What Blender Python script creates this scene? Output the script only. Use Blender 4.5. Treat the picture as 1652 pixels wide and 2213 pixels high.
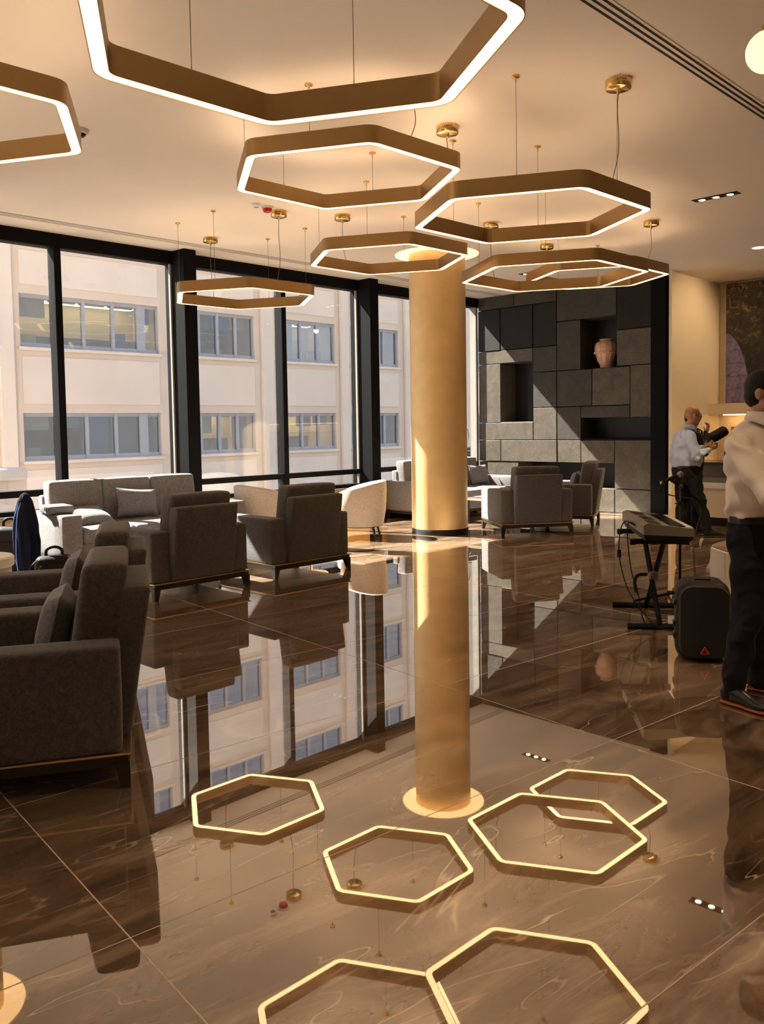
import bpy, bmesh, math, random
from mathutils import Vector, Matrix, Euler

random.seed(7)
scene = bpy.context.scene
for o in list(bpy.data.objects):
    bpy.data.objects.remove(o)
PI = math.pi
R = math.radians

# ------------------------------------------------------------------ camera
FPX, CYPX = 1836.96, 1024.88
cam_d = bpy.data.cameras.new('camera')
cam = bpy.data.objects.new('camera', cam_d)
scene.collection.objects.link(cam)
scene.camera = cam
cam_d.sensor_fit = 'HORIZONTAL'
cam_d.sensor_width = 36.0
cam_d.lens = 36.0 * FPX / 1652.0
cam_d.shift_x = 0.0
cam_d.shift_y = (CYPX - 1106.5) / 1652.0
cam_d.clip_end = 500
p_, r_, yw = 0.0562, -0.0159, 0.6874 + R(6.2)
fw = Vector((0, math.cos(p_), -math.sin(p_)))
up = Vector((0, math.sin(p_), math.cos(p_)))
rt = Vector((1, 0, 0))
rt2 = rt * math.cos(r_) + up * math.sin(r_)
up2 = up * math.cos(r_) - rt * math.sin(r_)
RZ = Matrix.Rotation(-yw, 3, 'Z')
rt2, up2, fw = RZ @ rt2, RZ @ up2, RZ @ fw
M = Matrix(((rt2.x, up2.x, -fw.x), (rt2.y, up2.y, -fw.y), (rt2.z, up2.z, -fw.z)))
cam.matrix_world = Matrix.Translation((0, 0, 1.5554)) @ M.to_4x4()

# ------------------------------------------------------------------ world, sun, exposure
SKY_STRENGTH = 0.88
SUN_STRENGTH = 33.0
E_STRIP = 3.2          # visible underside strips of the ring lamps
E_UP = 12.0            # LED on top of the ring lamps, washing the ceiling
EXPOSURE = 0.50
world = bpy.data.worlds.new('sky_world')
scene.world = world
world.use_nodes = True
wn, wl = world.node_tree.nodes, world.node_tree.links
wn.clear()
w_out = wn.new('ShaderNodeOutputWorld')
w_bg = wn.new('ShaderNodeBackground')
w_tc = wn.new('ShaderNodeTexCoord')
w_sep = wn.new('ShaderNodeSeparateXYZ')
w_rmp = wn.new('ShaderNodeValToRGB')
w_rmp.color_ramp.elements[0].position = 0.0
w_rmp.color_ramp.elements[0].color = (1.0, 0.93, 0.86, 1)
w_rmp.color_ramp.elements[1].position = 0.9
w_rmp.color_ramp.elements[1].color = (0.36, 0.58, 1.0, 1)
e_ = w_rmp.color_ramp.elements.new(0.3)
e_.color = (0.80, 0.86, 0.95, 1)
wl.new(w_tc.outputs['Generated'], w_sep.inputs[0])
wl.new(w_sep.outputs['Z'], w_rmp.inputs[0])
wl.new(w_rmp.outputs[0], w_bg.inputs['Color'])
w_bg.inputs['Strength'].default_value = SKY_STRENGTH
wl.new(w_bg.outputs[0], w_out.inputs['Surface'])

sun_d = bpy.data.lights.new('sun', 'SUN')
sun_d.energy = SUN_STRENGTH
sun_d.angle = R(0.6)
sun_d.color = (1.0, 0.93, 0.82)
sun = bpy.data.objects.new('sun', sun_d)
scene.collection.objects.link(sun)
sun.location = (0, 30, 40)
sun.rotation_euler = Vector((0.31, -1.0, -1.055)).to_track_quat('-Z', 'Y').to_euler()

vs = scene.view_settings
vs.view_transform = 'Standard'
vs.look = 'None'
vs.exposure = EXPOSURE
vs.gamma = 1.0
vs.use_curve_mapping = False
cy = scene.cycles
cy.use_denoising = True
try:
    cy.denoiser = 'OPENIMAGEDENOISE'
except Exception:
    pass
cy.use_adaptive_sampling = True
cy.adaptive_threshold = 0.2
cy.adaptive_min_samples = 16
cy.max_bounces = 6
cy.diffuse_bounces = 3
cy.glossy_bounces = 3
cy.transmission_bounces = 2
cy.transparent_max_bounces = 10
cy.sample_clamp_indirect = 5.0
cy.caustics_reflective = True
cy.caustics_refractive = False
cy.blur_glossy = 1.0

# ------------------------------------------------------------------ helpers
COL = scene.collection

def new_bm():
    return bmesh.new()

def obj(name, bm, mat=None, parent=None, loc=None, rotz=0.0, smooth=False):
    me = bpy.data.meshes.new(name)
    bm.normal_update()
    bm.to_mesh(me)
    bm.free()
    if smooth:
        for p in me.polygons:
            p.use_smooth = True
        me.set_sharp_from_angle(angle=R(48))
    if mat is not None:
        me.materials.append(mat)
    o = bpy.data.objects.new(name, me)
    COL.objects.link(o)
    if parent is not None:
        o.parent = parent
    if loc is not None:
        o.location = loc
    if rotz:
        o.rotation_euler = (0, 0, rotz)
    return o

def tag(o, label=None, cat=None, group=None, kind=None):
    if label:
        o['label'] = label
    if cat:
        o['category'] = cat
    if group:
        o['group'] = group
    if kind:
        o['kind'] = kind
    return o

def thing(name, label, cat, loc=(0, 0, 0), rotz=0.0, group=None):
    o = bpy.data.objects.new(name, None)
    COL.objects.link(o)
    o.empty_display_size = 0.2
    o.location = loc
    o.rotation_euler = (0, 0, rotz)
    return tag(o, label, cat, group)

def copy_tree(o, parent=None):
    c = o.copy()
    COL.objects.link(c)
    if parent is not None:
        c.parent = parent
    for ch in list(o.children):
        copy_tree(ch, c)
    return c

def box(bm, x0, x1, y0, y1, z0, z1, mtx=None):
    vs_ = [(x0, y0, z0), (x1, y0, z0), (x1, y1, z0), (x0, y1, z0),
           (x0, y0, z1), (x1, y0, z1), (x1, y1, z1), (x0, y1, z1)]
    v = [bm.verts.new((mtx @ Vector(c)) if mtx else c) for c in vs_]
    for f in ((0, 3, 2, 1), (4, 5, 6, 7), (0, 1, 5, 4), (1, 2, 6, 5), (2, 3, 7, 6), (3, 0, 4, 7)):
        bm.faces.new([v[i] for i in f])
    return v

def bxo(name, x0, x1, y0, y1, z0, z1, mat, parent=None, bev=0.0, seg=2):
    bm = new_bm()
    box(bm, x0, x1, y0, y1, z0, z1)
    if bev:
        bmesh.ops.bevel(bm, geom=list(bm.edges), offset=bev, segments=seg, affect='EDGES', profile=0.5)
    return obj(name, bm, mat, parent, smooth=False)

def soft_box(x0, x1, y0, y1, z0, z1, bev=0.03, puff=0.0, cuts=4, mtx=None, seg=3):
    """upholstered block: rounded edges and slightly puffed faces"""
    bm = new_bm()
    box(bm, x0, x1, y0, y1, z0, z1)
    bmesh.ops.bevel(bm, geom=list(bm.edges), offset=bev, segments=seg, affect='EDGES', profile=0.5)
    if cuts:
        bmesh.ops.subdivide_edges(bm, edges=[e for e in bm.edges if e.calc_length() > bev * 2.2], cuts=cuts, use_grid_fill=True)
    if puff:
        cx, cyy, cz = (x0 + x1) / 2, (y0 + y1) / 2, (z0 + z1) / 2
        hx, hy, hz = (x1 - x0) / 2, (y1 - y0) / 2, (z1 - z0) / 2
        for v in bm.verts:
            u = [(v.co.x - cx) / hx, (v.co.y - cyy) / hy, (v.co.z - cz) / hz]
            for i in range(3):
                j, k = (i + 1) % 3, (i + 2) % 3
                w = max(0, 1 - u[j] ** 2) * max(0, 1 - u[k] ** 2)
                v.co[i] += puff * u[i] * w
    if mtx:
        bmesh.ops.transform(bm, matrix=mtx, verts=bm.verts)
    return bm

def pillow_bm(w, h, t, n=10):
    """square scatter cushion with pinched corners, lying in the local XZ plane"""
    bm = new_bm()
    gr = {}
    for s in (1, -1):
        for i in range(n + 1):
            for j in range(n + 1):
                u, v = 2 * i / n - 1, 2 * j / n - 1
                edge = i in (0, n) or j in (0, n)
                if s == -1 and edge:
                    gr[(s, i, j)] = gr[(1, i, j)]
                    continue
                th = t / 2 * ((1 - u ** 4) * (1 - v ** 4)) ** 0.55
                px = w / 2 * u * (1 - 0.09 * (1 - v * v) * abs(u))
                pz = h / 2 * v * (1 - 0.09 * (1 - u * u) * abs(v))
                gr[(s, i, j)] = bm.verts.new((px, s * th, pz))
    for s in (1, -1):
        for i in range(n):
            for j in range(n):
                q = [gr[(s, i, j)], gr[(s, i + 1, j)], gr[(s, i + 1, j + 1)], gr[(s, i, j + 1)]]
                if s == 1:
                    q.reverse()
                try:
                    bm.faces.new(q)
                except ValueError:
                    pass
    return bm

def ring_pts(c, a1, a2, n):
    return [c + a1 * math.cos(2 * PI * k / n) + a2 * math.sin(2 * PI * k / n) for k in range(n)]

def loft(bm, secs, n=20, caps=True):
    """secs: list of (center, half axis 1, half axis 2)"""
    rows = []
    for c, a1, a2 in secs:
        rows.append([bm.verts.new(p) for p in ring_pts(Vector(c), Vector(a1), Vector(a2), n)])
    for a, b in zip(rows, rows[1:]):
        for k in range(n):
            bm.faces.new((a[k], a[(k + 1) % n], b[(k + 1) % n], b[k]))
    if caps:
        bm.faces.new(list(reversed(rows[0])))
        bm.faces.new(rows[-1])

def perp(t):
    t = t.normalized()
    a = Vector((0, 0, 1)) if abs(t.z) < 0.9 else Vector((1, 0, 0))
    u = t.cross(a).normalized()
    return u, t.cross(u).normalized()

def tube(bm, pts, r, n=10, caps=True):
    pts = [Vector(p) for p in pts]
    rs = r if isinstance(r, (list, tuple)) else [r] * len(pts)
    secs = []
    u0 = None
    for i, p in enumerate(pts):
        if i == 0:
            t = pts[1] - pts[0]
        elif i == len(pts) - 1:
            t = pts[-1] - pts[-2]
        else:
            t = (pts[i + 1] - p).normalized() + (p - pts[i - 1]).normalized()
        t.normalize()
        if u0 is None:
            u, v = perp(t)
        else:
            u = (u0 - t * u0.dot(t)).normalized()
            v = t.cross(u).normalized()
        u0 = u
        secs.append((p, u * rs[i], v * rs[i]))
    loft(bm, secs, n, caps)

def spline(ctrl, n=8):
    """Catmull-Rom through control points"""
    P = [Vector(c) for c in ctrl]
    P = [P[0] * 2 - P[1]] + P + [P[-1] * 2 - P[-2]]
    out = []
    for i in range(1, len(P) - 2):
        for k in range(n):
            t = k / n
            a, b, c, d = P[i - 1], P[i], P[i + 1], P[i + 2]
            out.append(0.5 * ((2 * b) + (c - a) * t + (2 * a - 5 * b + 4 * c - d) * t * t + (3 * b - a - 3 * c + d) * t ** 3))
    out.append(P[-2])
    return out

def lathe(bm, prof, n=32, c=(0, 0, 0), caps=True):
    c = Vector(c)
    loft(bm, [(c + Vector((0, 0, z)), Vector((max(r, 1e-4), 0, 0)), Vector((0, max(r, 1e-4), 0))) for r, z in prof], n, caps)

def ball(bm, c, rx, ry=None, rz=None, mtx=None, seg=16, rings=10):
    ry = rx if ry is None else ry
    rz = rx if rz is None else rz
    m = Matrix.Translation(Vector(c)) @ (mtx.to_4x4() if mtx else Matrix.Identity(4)) @ Matrix.Diagonal((rx, ry, rz, 1))
    bmesh.ops.create_uvsphere(bm, u_segments=seg, v_segments=rings, radius=1.0, matrix=m)

def disc(bm, c, r, n=32, down=True):
    vs_ = [bm.verts.new((c[0] + r * math.cos(2 * PI * k / n), c[1] + r * math.sin(2 * PI * k / n), c[2])) for k in range(n)]
    if down:
        vs_.reverse()
    bm.faces.new(vs_)

# ------------------------------------------------------------------ materials
def nt(name):
    m = bpy.data.materials.new(name)
    m.use_nodes = True
    t = m.node_tree
    b = t.nodes['Principled BSDF']
    return m, t.nodes, t.links, b

def plain(name, col, rough=0.5, metal=0.0, spec=0.5, bump=0.0, bscale=60.0, var=0.0, vscale=3.0, coat=0.0, stretch=None, rvar=0.0):
    m, n, l, b = nt(name)
    b.inputs['Base Color'].default_value = (*col, 1)
    b.inputs['Roughness'].default_value = rough
    b.inputs['Metallic'].default_value = metal
    b.inputs['Specular IOR Level'].default_value = spec
    if coat:
        b.inputs['Coat Weight'].default_value = coat
        b.inputs['Coat Roughness'].default_value = 0.06
    tc = None
    if bump or var or rvar:
        tc = n.new('ShaderNodeTexCoord')
        mp = n.new('ShaderNodeMapping')
        l.new(tc.outputs['Object'], mp.inputs[0])
        if stretch:
            mp.inputs['Scale'].default_value = stretch
    if var or rvar:
        nz = n.new('ShaderNodeTexNoise')
        nz.inputs['Scale'].default_value = vscale
        nz.inputs['Detail'].default_value = 5
        l.new(mp.outputs[0], nz.inputs['Vector'])
        if var:
            mr = n.new('ShaderNodeValToRGB')
            mr.color_ramp.elements[0].position = 0.3
            mr.color_ramp.elements[1].position = 0.7
            mr.color_ramp.elements[0].color = (*[c * (1 - var) for c in col], 1)
            mr.color_ramp.elements[1].color = (*[min(1, c * (1 + var)) for c in col], 1)
            l.new(nz.outputs['Fac'], mr.inputs[0])
            l.new(mr.outputs[0], b.inputs['Base Color'])
        if rvar:
            mm = n.new('ShaderNodeMapRange')
            mm.inputs['To Min'].default_value = max(0.02, rough - rvar)
            mm.inputs['To Max'].default_value = rough + rvar
            l.new(nz.outputs['Fac'], mm.inputs['Value'])
            l.new(mm.outputs[0], b.inputs['Roughness'])
    if bump:
        nb = n.new('ShaderNodeTexNoise')
        nb.inputs['Scale'].default_value = bscale
        nb.inputs['Detail'].default_value = 4
        l.new(mp.outputs[0], nb.inputs['Vector'])
        bp = n.new('ShaderNodeBump')
        bp.inputs['Strength'].default_value = bump
        bp.inputs['Distance'].default_value = 0.01
        l.new(nb.outputs['Fac'], bp.inputs['Height'])
        l.new(bp.outputs[0], b.inputs['Normal'])
    return m

def emit(name, col, strength, base=None):
    m, n, l, b = nt(name)
    b.inputs['Base Color'].default_value = (*(base or (0.8, 0.8, 0.8)), 1)
    b.inputs['Emission Color'].default_value = (*col, 1)
    b.inputs['Emission Strength'].default_value = strength
    b.inputs['Roughness'].default_value = 0.5
    return m

def fabric(name, col, scale=220.0, var=0.35, bump=0.35, blotch=0.12):
    m, n, l, b = nt(name)
    tc = n.new('ShaderNodeTexCoord')
    a = n.new('ShaderNodeTexNoise')
    a.inputs['Scale'].default_value = scale
    a.inputs['Detail'].default_value = 3
    l.new(tc.outputs['Object'], a.inputs['Vector'])
    c2 = n.new('ShaderNodeTexNoise')
    c2.inputs['Scale'].default_value = 22
    c2.inputs['Detail'].default_value = 6
    c2.inputs['Distortion'].default_value = 2.5
    l.new(tc.outputs['Object'], c2.inputs['Vector'])
    ad = n.new('ShaderNodeMath')
    ad.operation = 'MULTIPLY_ADD'
    ad.inputs[1].default_value = 0.55
    l.new(c2.outputs['Fac'], ad.inputs[0])
    mu = n.new('ShaderNodeMath')
    mu.operation = 'MULTIPLY'
    mu.inputs[1].default_value = 0.45
    l.new(a.outputs['Fac'], mu.inputs[0])
    l.new(mu.outputs[0], ad.inputs[2])
    rp = n.new('ShaderNodeValToRGB')
    rp.color_ramp.elements[0].position = 0.36
    rp.color_ramp.elements[1].position = 0.64
    rp.color_ramp.elements[0].color = (*[x * (1 - var) for x in col], 1)
    rp.color_ramp.elements[1].color = (*[min(1, x * (1 + var)) for x in col], 1)
    l.new(ad.outputs[0], rp.inputs[0])
    l.new(rp.outputs[0], b.inputs['Base Color'])
    b.inputs['Roughness'].default_value = 0.95
    b.inputs['Specular IOR Level'].default_value = 0.15
    b.inputs['Sheen Weight'].default_value = 0.25
    b.inputs['Sheen Roughness'].default_value = 0.5
    bp = n.new('ShaderNodeBump')
    bp.inputs['Strength'].default_value = bump
    bp.inputs['Distance'].default_value = 0.004
    l.new(ad.outputs[0], bp.inputs['Height'])
    l.new(bp.outputs[0], b.inputs['Normal'])
    return m

def marble():
    m, n, l, b = nt('polished_brown_marble')
    tc = n.new('ShaderNodeTexCoord')
    oi = n.new('ShaderNodeObjectInfo')
    cmb = n.new('ShaderNodeCombineXYZ')
    for i, k in enumerate((37.0, 91.0, 13.0)):
        mm = n.new('ShaderNodeMath')
        mm.operation = 'MULTIPLY'
        mm.inputs[1].default_value = k
        l.new(oi.outputs['Random'], mm.inputs[0])
        l.new(mm.outputs[0], cmb.inputs[i])
    add = n.new('ShaderNodeVectorMath')
    add.operation = 'ADD'
    l.new(tc.outputs['Object'], add.inputs[0])
    l.new(cmb.outputs[0], add.inputs[1])
    mp = n.new('ShaderNodeMapping')
    mp.inputs['Scale'].default_value = (0.62, 2.5, 1.0)
    mp.inputs['Rotation'].default_value = (0, 0, R(22))
    l.new(add.outputs[0], mp.inputs[0])
    n1 = n.new('ShaderNodeTexNoise')
    n1.inputs['Scale'].default_value = 1.5
    n1.inputs['Detail'].default_value = 9
    n1.inputs['Roughness'].default_value = 0.62
    n1.inputs['Distortion'].default_value = 1.3
    l.new(mp.outputs[0], n1.inputs['Vector'])
    r1 = n.new('ShaderNodeValToRGB')
    els = r1.color_ramp.elements
    els[0].position = 0.33
    els[0].color = (0.064, 0.037, 0.021, 1)
    els[1].position = 0.72
    els[1].color = (0.39, 0.28, 0.20, 1)
    e = els.new(0.5)
    e.color = (0.185, 0.118, 0.073, 1)
    l.new(n1.outputs['Fac'], r1.inputs[0])
    # thin pale veins
    mp2 = n.new('ShaderNodeMapping')
    mp2.inputs['Scale'].default_value = (0.42, 1.7, 1.0)
    mp2.inputs['Rotation'].default_value = (0, 0, R(-10))
    l.new(add.outputs[0], mp2.inputs[0])
    n2 = n.new('ShaderNodeTexNoise')
    n2.inputs['Scale'].default_value = 0.8
    n2.inputs['Detail'].default_value = 5
    n2.inputs['Roughness'].default_value = 0.5
    n2.inputs['Distortion'].default_value = 0.5
    l.new(mp2.outputs[0], n2.inputs['Vector'])
    s = n.new('ShaderNodeMath')
    s.operation = 'SUBTRACT'
    s.inputs[1].default_value = 0.5
    l.new(n2.outputs['Fac'], s.inputs[0])
    ab = n.new('ShaderNodeMath')
    ab.operation = 'ABSOLUTE'
    l.new(s.outputs[0], ab.inputs[0])
    rv = n.new('ShaderNodeValToRGB')
    rv.color_ramp.elements[0].position = 0.0
    rv.color_ramp.elements[0].color = (1, 1, 1, 1)
    rv.color_ramp.elements[1].position = 0.0045
    rv.color_ramp.elements[1].color = (0, 0, 0, 1)
    l.new(ab.outputs[0], rv.inputs[0])
    n3 = n.new('ShaderNodeTexNoise')
    n3.inputs['Scale'].default_value = 2.3
    l.new(add.outputs[0], n3.inputs['Vector'])
    mk = n.new('ShaderNodeMapRange')
    mk.inputs['From Min'].default_value = 0.46
    mk.inputs['From Max'].default_value = 0.66
    l.new(n3.outputs['Fac'], mk.inputs['Value'])
    vm = n.new('ShaderNodeMath')
    vm.operation = 'MULTIPLY'
    l.new(rv.outputs[0], vm.inputs[0])
    l.new(mk.outputs[0], vm.inputs[1])
    mx = n.new('ShaderNodeMix')
    mx.data_type = 'RGBA'
    l.new(vm.outputs[0], mx.inputs['Factor'])
    l.new(r1.outputs[0], mx.inputs[6])
    mx.inputs[7].default_value = (0.70, 0.55, 0.42, 1)
    # a second, finer set of hairline veins
    mp4 = n.new('ShaderNodeMapping')
    mp4.inputs['Scale'].default_value = (0.34, 1.9, 1.0)
    mp4.inputs['Rotation'].default_value = (0, 0, R(31))
    mp4.inputs['Location'].default_value = (7.3, 2.1, 0.4)
    l.new(add.outputs[0], mp4.inputs[0])
    n4 = n.new('ShaderNodeTexNoise')
    n4.inputs['Scale'].default_value = 1.5
    n4.inputs['Detail'].default_value = 3
    n4.inputs['Distortion'].default_value = 0.35
    l.new(mp4.outputs[0], n4.inputs['Vector'])
    s4 = n.new('ShaderNodeMath')
    s4.operation = 'SUBTRACT'
    s4.inputs[1].default_value = 0.47
    l.new(n4.outputs['Fac'], s4.inputs[0])
    a4 = n.new('ShaderNodeMath')
    a4.operation = 'ABSOLUTE'
    l.new(s4.outputs[0], a4.inputs[0])
    r4 = n.new('ShaderNodeValToRGB')
    r4.color_ramp.elements[0].color = (0.75, 0.75, 0.75, 1)
    r4.color_ramp.elements[1].position = 0.0032
    r4.color_ramp.elements[1].color = (0, 0, 0, 1)
    l.new(a4.outputs[0], r4.inputs[0])
    k4 = n.new('ShaderNodeMapRange')
    k4.inputs['From Min'].default_value = 0.58
    k4.inputs['From Max'].default_value = 0.40
    l.new(n3.outputs['Fac'], k4.inputs['Value'])
    v4 = n.new('ShaderNodeMath')
    v4.operation = 'MULTIPLY'
    l.new(r4.outputs[0], v4.inputs[0])
    l.new(k4.outputs[0], v4.inputs[1])
    mx4 = n.new('ShaderNodeMix')
    mx4.data_type = 'RGBA'
    l.new(v4.outputs[0], mx4.inputs['Factor'])
    l.new(mx.outputs[2], mx4.inputs[6])
    mx4.inputs[7].default_value = (0.72, 0.58, 0.45, 1)
    mx = mx4
    # diffuse stone under a mirror polish that strengthens toward grazing angles
    n.remove(b)
    out = [x for x in n if x.type == 'OUTPUT_MATERIAL'][0]
    df = n.new('ShaderNodeBsdfDiffuse')
    l.new(mx.outputs[2], df.inputs['Color'])
    gl = n.new('ShaderNodeBsdfGlossy')
    gl.inputs['Color'].default_value = (1.0, 0.955, 0.90, 1)
    gl.inputs['Roughness'].default_value = 0.015
    lw = n.new('ShaderNodeLayerWeight')
    lw.inputs['Blend'].default_value = 0.5
    pw = n.new('ShaderNodeMath')
    pw.operation = 'POWER'
    pw.inputs[1].default_value = 1.9
    l.new(lw.outputs['Facing'], pw.inputs[0])
    ma = n.new('ShaderNodeMath')
    ma.operation = 'MULTIPLY_ADD'
    ma.inputs[1].default_value = 0.78
    ma.inputs[2].default_value = 0.10
    l.new(pw.outputs[0], ma.inputs[0])
    ms = n.new('ShaderNodeMixShader')
    l.new(ma.outputs[0], ms.inputs[0])
    l.new(df.outputs[0], ms.inputs[1])
    l.new(gl.outputs[0], ms.inputs[2])
    l.new(ms.outputs[0], out.inputs['Surface'])
    return m

def stone(name, a, c, rough=0.32, vein=0.22):
    m, n, l, b = nt(name)
    tc = n.new('ShaderNodeTexCoord')
    oi = n.new('ShaderNodeObjectInfo')
    add = n.new('ShaderNodeVectorMath')
    add.operation = 'MULTIPLY_ADD'
    add.inputs[1].default_value = (1, 1, 1)
    cmb = n.new('ShaderNodeCombineXYZ')
    mm = n.new('ShaderNodeMath')
    mm.operation = 'MULTIPLY'
    mm.inputs[1].default_value = 61.0
    l.new(oi.outputs['Random'], mm.inputs[0])
    for i in range(3):
        l.new(mm.outputs[0], cmb.inputs[i])
    l.new(tc.outputs['Object'], add.inputs[0])
    l.new(cmb.outputs[0], add.inputs[2])
    n1 = n.new('ShaderNodeTexNoise')
    n1.inputs['Scale'].default_value = 3.2
    n1.inputs['Detail'].default_value = 10
    n1.inputs['Roughness'].default_value = 0.65
    n1.inputs['Distortion'].default_value = 1.2
    l.new(add.outputs[0], n1.inputs['Vector'])
    rp = n.new('ShaderNodeValToRGB')
    rp.color_ramp.elements[0].position = 0.3
    rp.color_ramp.elements[0].color = (*a, 1)
    rp.color_ramp.elements[1].position = 0.72
    rp.color_ramp.elements[1].color = (*c, 1)
    l.new(n1.outputs['Fac'], rp.inputs[0])
    n2 = n.new('ShaderNodeTexNoise')
    n2.inputs['Scale'].default_value = 5.0
    n2.inputs['Detail'].default_value = 4
    n2.inputs['Distortion'].default_value = 1.5
    l.new(add.outputs[0], n2.inputs['Vector'])
    s = n.new('ShaderNodeMath')
    s.operation = 'SUBTRACT'
    s.inputs[1].default_value = 0.5
    l.new(n2.outputs['Fac'], s.inputs[0])
    ab = n.new('ShaderNodeMath')
    ab.operation = 'ABSOLUTE'
    l.new(s.outputs[0], ab.inputs[0])
    rv = n.new('ShaderNodeValToRGB')
    rv.color_ramp.elements[0].color = (vein, vein, vein, 1)
    rv.color_ramp.elements[1].position = 0.008
    rv.color_ramp.elements[1].color = (0, 0, 0, 1)
    l.new(ab.outputs[0], rv.inputs[0])
    mx = n.new('ShaderNodeMix')
    mx.data_type = 'RGBA'
    l.new(rv.outputs[0], mx.inputs['Factor'])
    l.new(rp.outputs[0], mx.inputs[6])
    mx.inputs[7].default_value = (0.42, 0.36, 0.28, 1)
    l.new(mx.outputs[2], b.inputs['Base Color'])
    b.inputs['Roughness'].default_value = rough
    b.inputs['Specular IOR Level'].default_value = 0.3
    bp = n.new('ShaderNodeBump')
    bp.inputs['Strength'].default_value = 0.08
    bp.inputs['Distance'].default_value = 0.01
    l.new(n1.outputs['Fac'], bp.inputs['Height'])
    l.new(bp.outputs[0], b.inputs['Normal'])
    return m

def glass(name, tint=(0.96, 0.98, 0.985), base=0.04, grazing=0.75):
    m, n, l, b = nt(name)
    n.remove(b)
    out = [x for x in n if x.type == 'OUTPUT_MATERIAL'][0]
    tr = n.new('ShaderNodeBsdfTransparent')
    tr.inputs[0].default_value = (*tint, 1)
    gl = n.new('ShaderNodeBsdfGlossy')
    gl.inputs['Roughness'].default_value = 0.0
    lw = n.new('ShaderNodeLayerWeight')
    lw.inputs['Blend'].default_value = 0.5
    pw = n.new('ShaderNodeMath')
    pw.operation = 'POWER'
    pw.inputs[1].default_value = 4.0
    l.new(lw.outputs['Facing'], pw.inputs[0])
    ma = n.new('ShaderNodeMath')
    ma.operation = 'MULTIPLY_ADD'
    ma.inputs[1].default_value = grazing
    ma.inputs[2].default_value = base
    l.new(pw.outputs[0], ma.inputs[0])
    mx = n.new('ShaderNodeMixShader')
    l.new(ma.outputs[0], mx.inputs[0])
    l.new(tr.outputs[0], mx.inputs[1])
    l.new(gl.outputs[0], mx.inputs[2])
    l.new(mx.outputs[0], out.inputs['Surface'])
    return m

MT = dict(
    marble=marble(),
    grout=plain('floor_grout', (0.62, 0.50, 0.38), 0.7),
    ceiling=plain('ceiling_paint', (0.78, 0.685, 0.58), 0.55, spec=0.3, var=0.02, vscale=0.6),
    black=plain('black_frame', (0.004, 0.004, 0.0045), 0.6, spec=0.08, var=0.2, vscale=8),
    blackgloss=plain('black_gloss', (0.008, 0.008, 0.009), 0.2),
    blackmatte=plain('black_matte', (0.006, 0.006, 0.006), 0.6, spec=0.25, bump=0.05, bscale=200),
    slot=plain('slot_black', (0.004, 0.004, 0.004), 0.8),
    slotgrey=plain('slot_grey', (0.20, 0.18, 0.155), 0.7),
    brass=plain('brushed_brass', (0.39, 0.255, 0.112), 0.38, metal=1.0, rvar=0.05, vscale=20, stretch=(1, 1, 30)),
    brightbrass=plain('polished_brass', (0.72, 0.50, 0.20), 0.22, metal=1.0, rvar=0.04, vscale=15),
    goldtrim=plain('gold_trim', (0.75, 0.52, 0.27), 0.3, metal=1.0, rvar=0.05),
    gold=plain('gold_leaf_column', (0.80, 0.57, 0.28), 0.44, metal=0.55, var=0.05, vscale=5, rvar=0.04, bump=0.03, bscale=30),
    strip=emit('lamp_strip', (1.0, 0.62, 0.29), E_STRIP),
    upstrip=emit('lamp_uplight', (1.0, 0.70, 0.44), E_UP),
    cable=plain('cable_steel', (0.16, 0.11, 0.06), 0.4, metal=0.8),
    sill=plain('sill_brown_stone', (0.22, 0.16, 0.11), 0.25, var=0.2),
    goldpanel=plain('honey_panel', (0.62, 0.37, 0.115), 0.5, var=0.05, vscale=1.5),
    beige=plain('beige_wall_paint', (0.72, 0.58, 0.40), 0.6, var=0.02, vscale=1),
    cream=plain('cream_paint', (0.78, 0.66, 0.48), 0.6, var=0.02, vscale=1),
    stoneA=stone('dark_stone', (0.060, 0.050, 0.038), (0.108, 0.089, 0.067), 0.5),
    stoneB=stone('charcoal_stone', (0.0075, 0.0066, 0.0058), (0.013, 0.0115, 0.010), 0.65, 0.03),
    stoneC=stone('grey_stone', (0.032, 0.028, 0.023), (0.056, 0.049, 0.040), 0.55, 0.08),
    niche=plain('niche_black', (0.010, 0.009, 0.008), 0.4, var=0.3, vscale=2),
    chair=fabric('taupe_fabric', (0.090, 0.081, 0.080)),
    sofa=fabric('grey_sofa_fabric', (0.150, 0.136, 0.138)),
    boucle=fabric('cream_boucle', (0.56, 0.475, 0.40), scale=160, var=0.2, bump=0.6),
    pillow=fabric('pillow_fabric', (0.135, 0.124, 0.130)),
    wood=plain('dark_leg_wood', (0.012, 0.009, 0.007), 0.35, var=0.3, vscale=12, stretch=(1, 1, 0.2)),
    glass=glass('window_glass'),
    white=plain('white_lacquer', (0.80, 0.77, 0.72), 0.3, var=0.02),
    skin=plain('skin_warm', (0.44, 0.215, 0.125), 0.5, var=0.10, vscale=14, bump=0.05, bscale=90),
    skin2=plain('skin_tan', (0.40, 0.20, 0.12), 0.5, var=0.10, vscale=14, bump=0.05, bscale=90),
    hair=plain('black_hair', (0.006, 0.0045, 0.004), 0.5, spec=0.2, bump=0.5, bscale=160, stretch=(1, 1, 0.25)),
)

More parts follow.
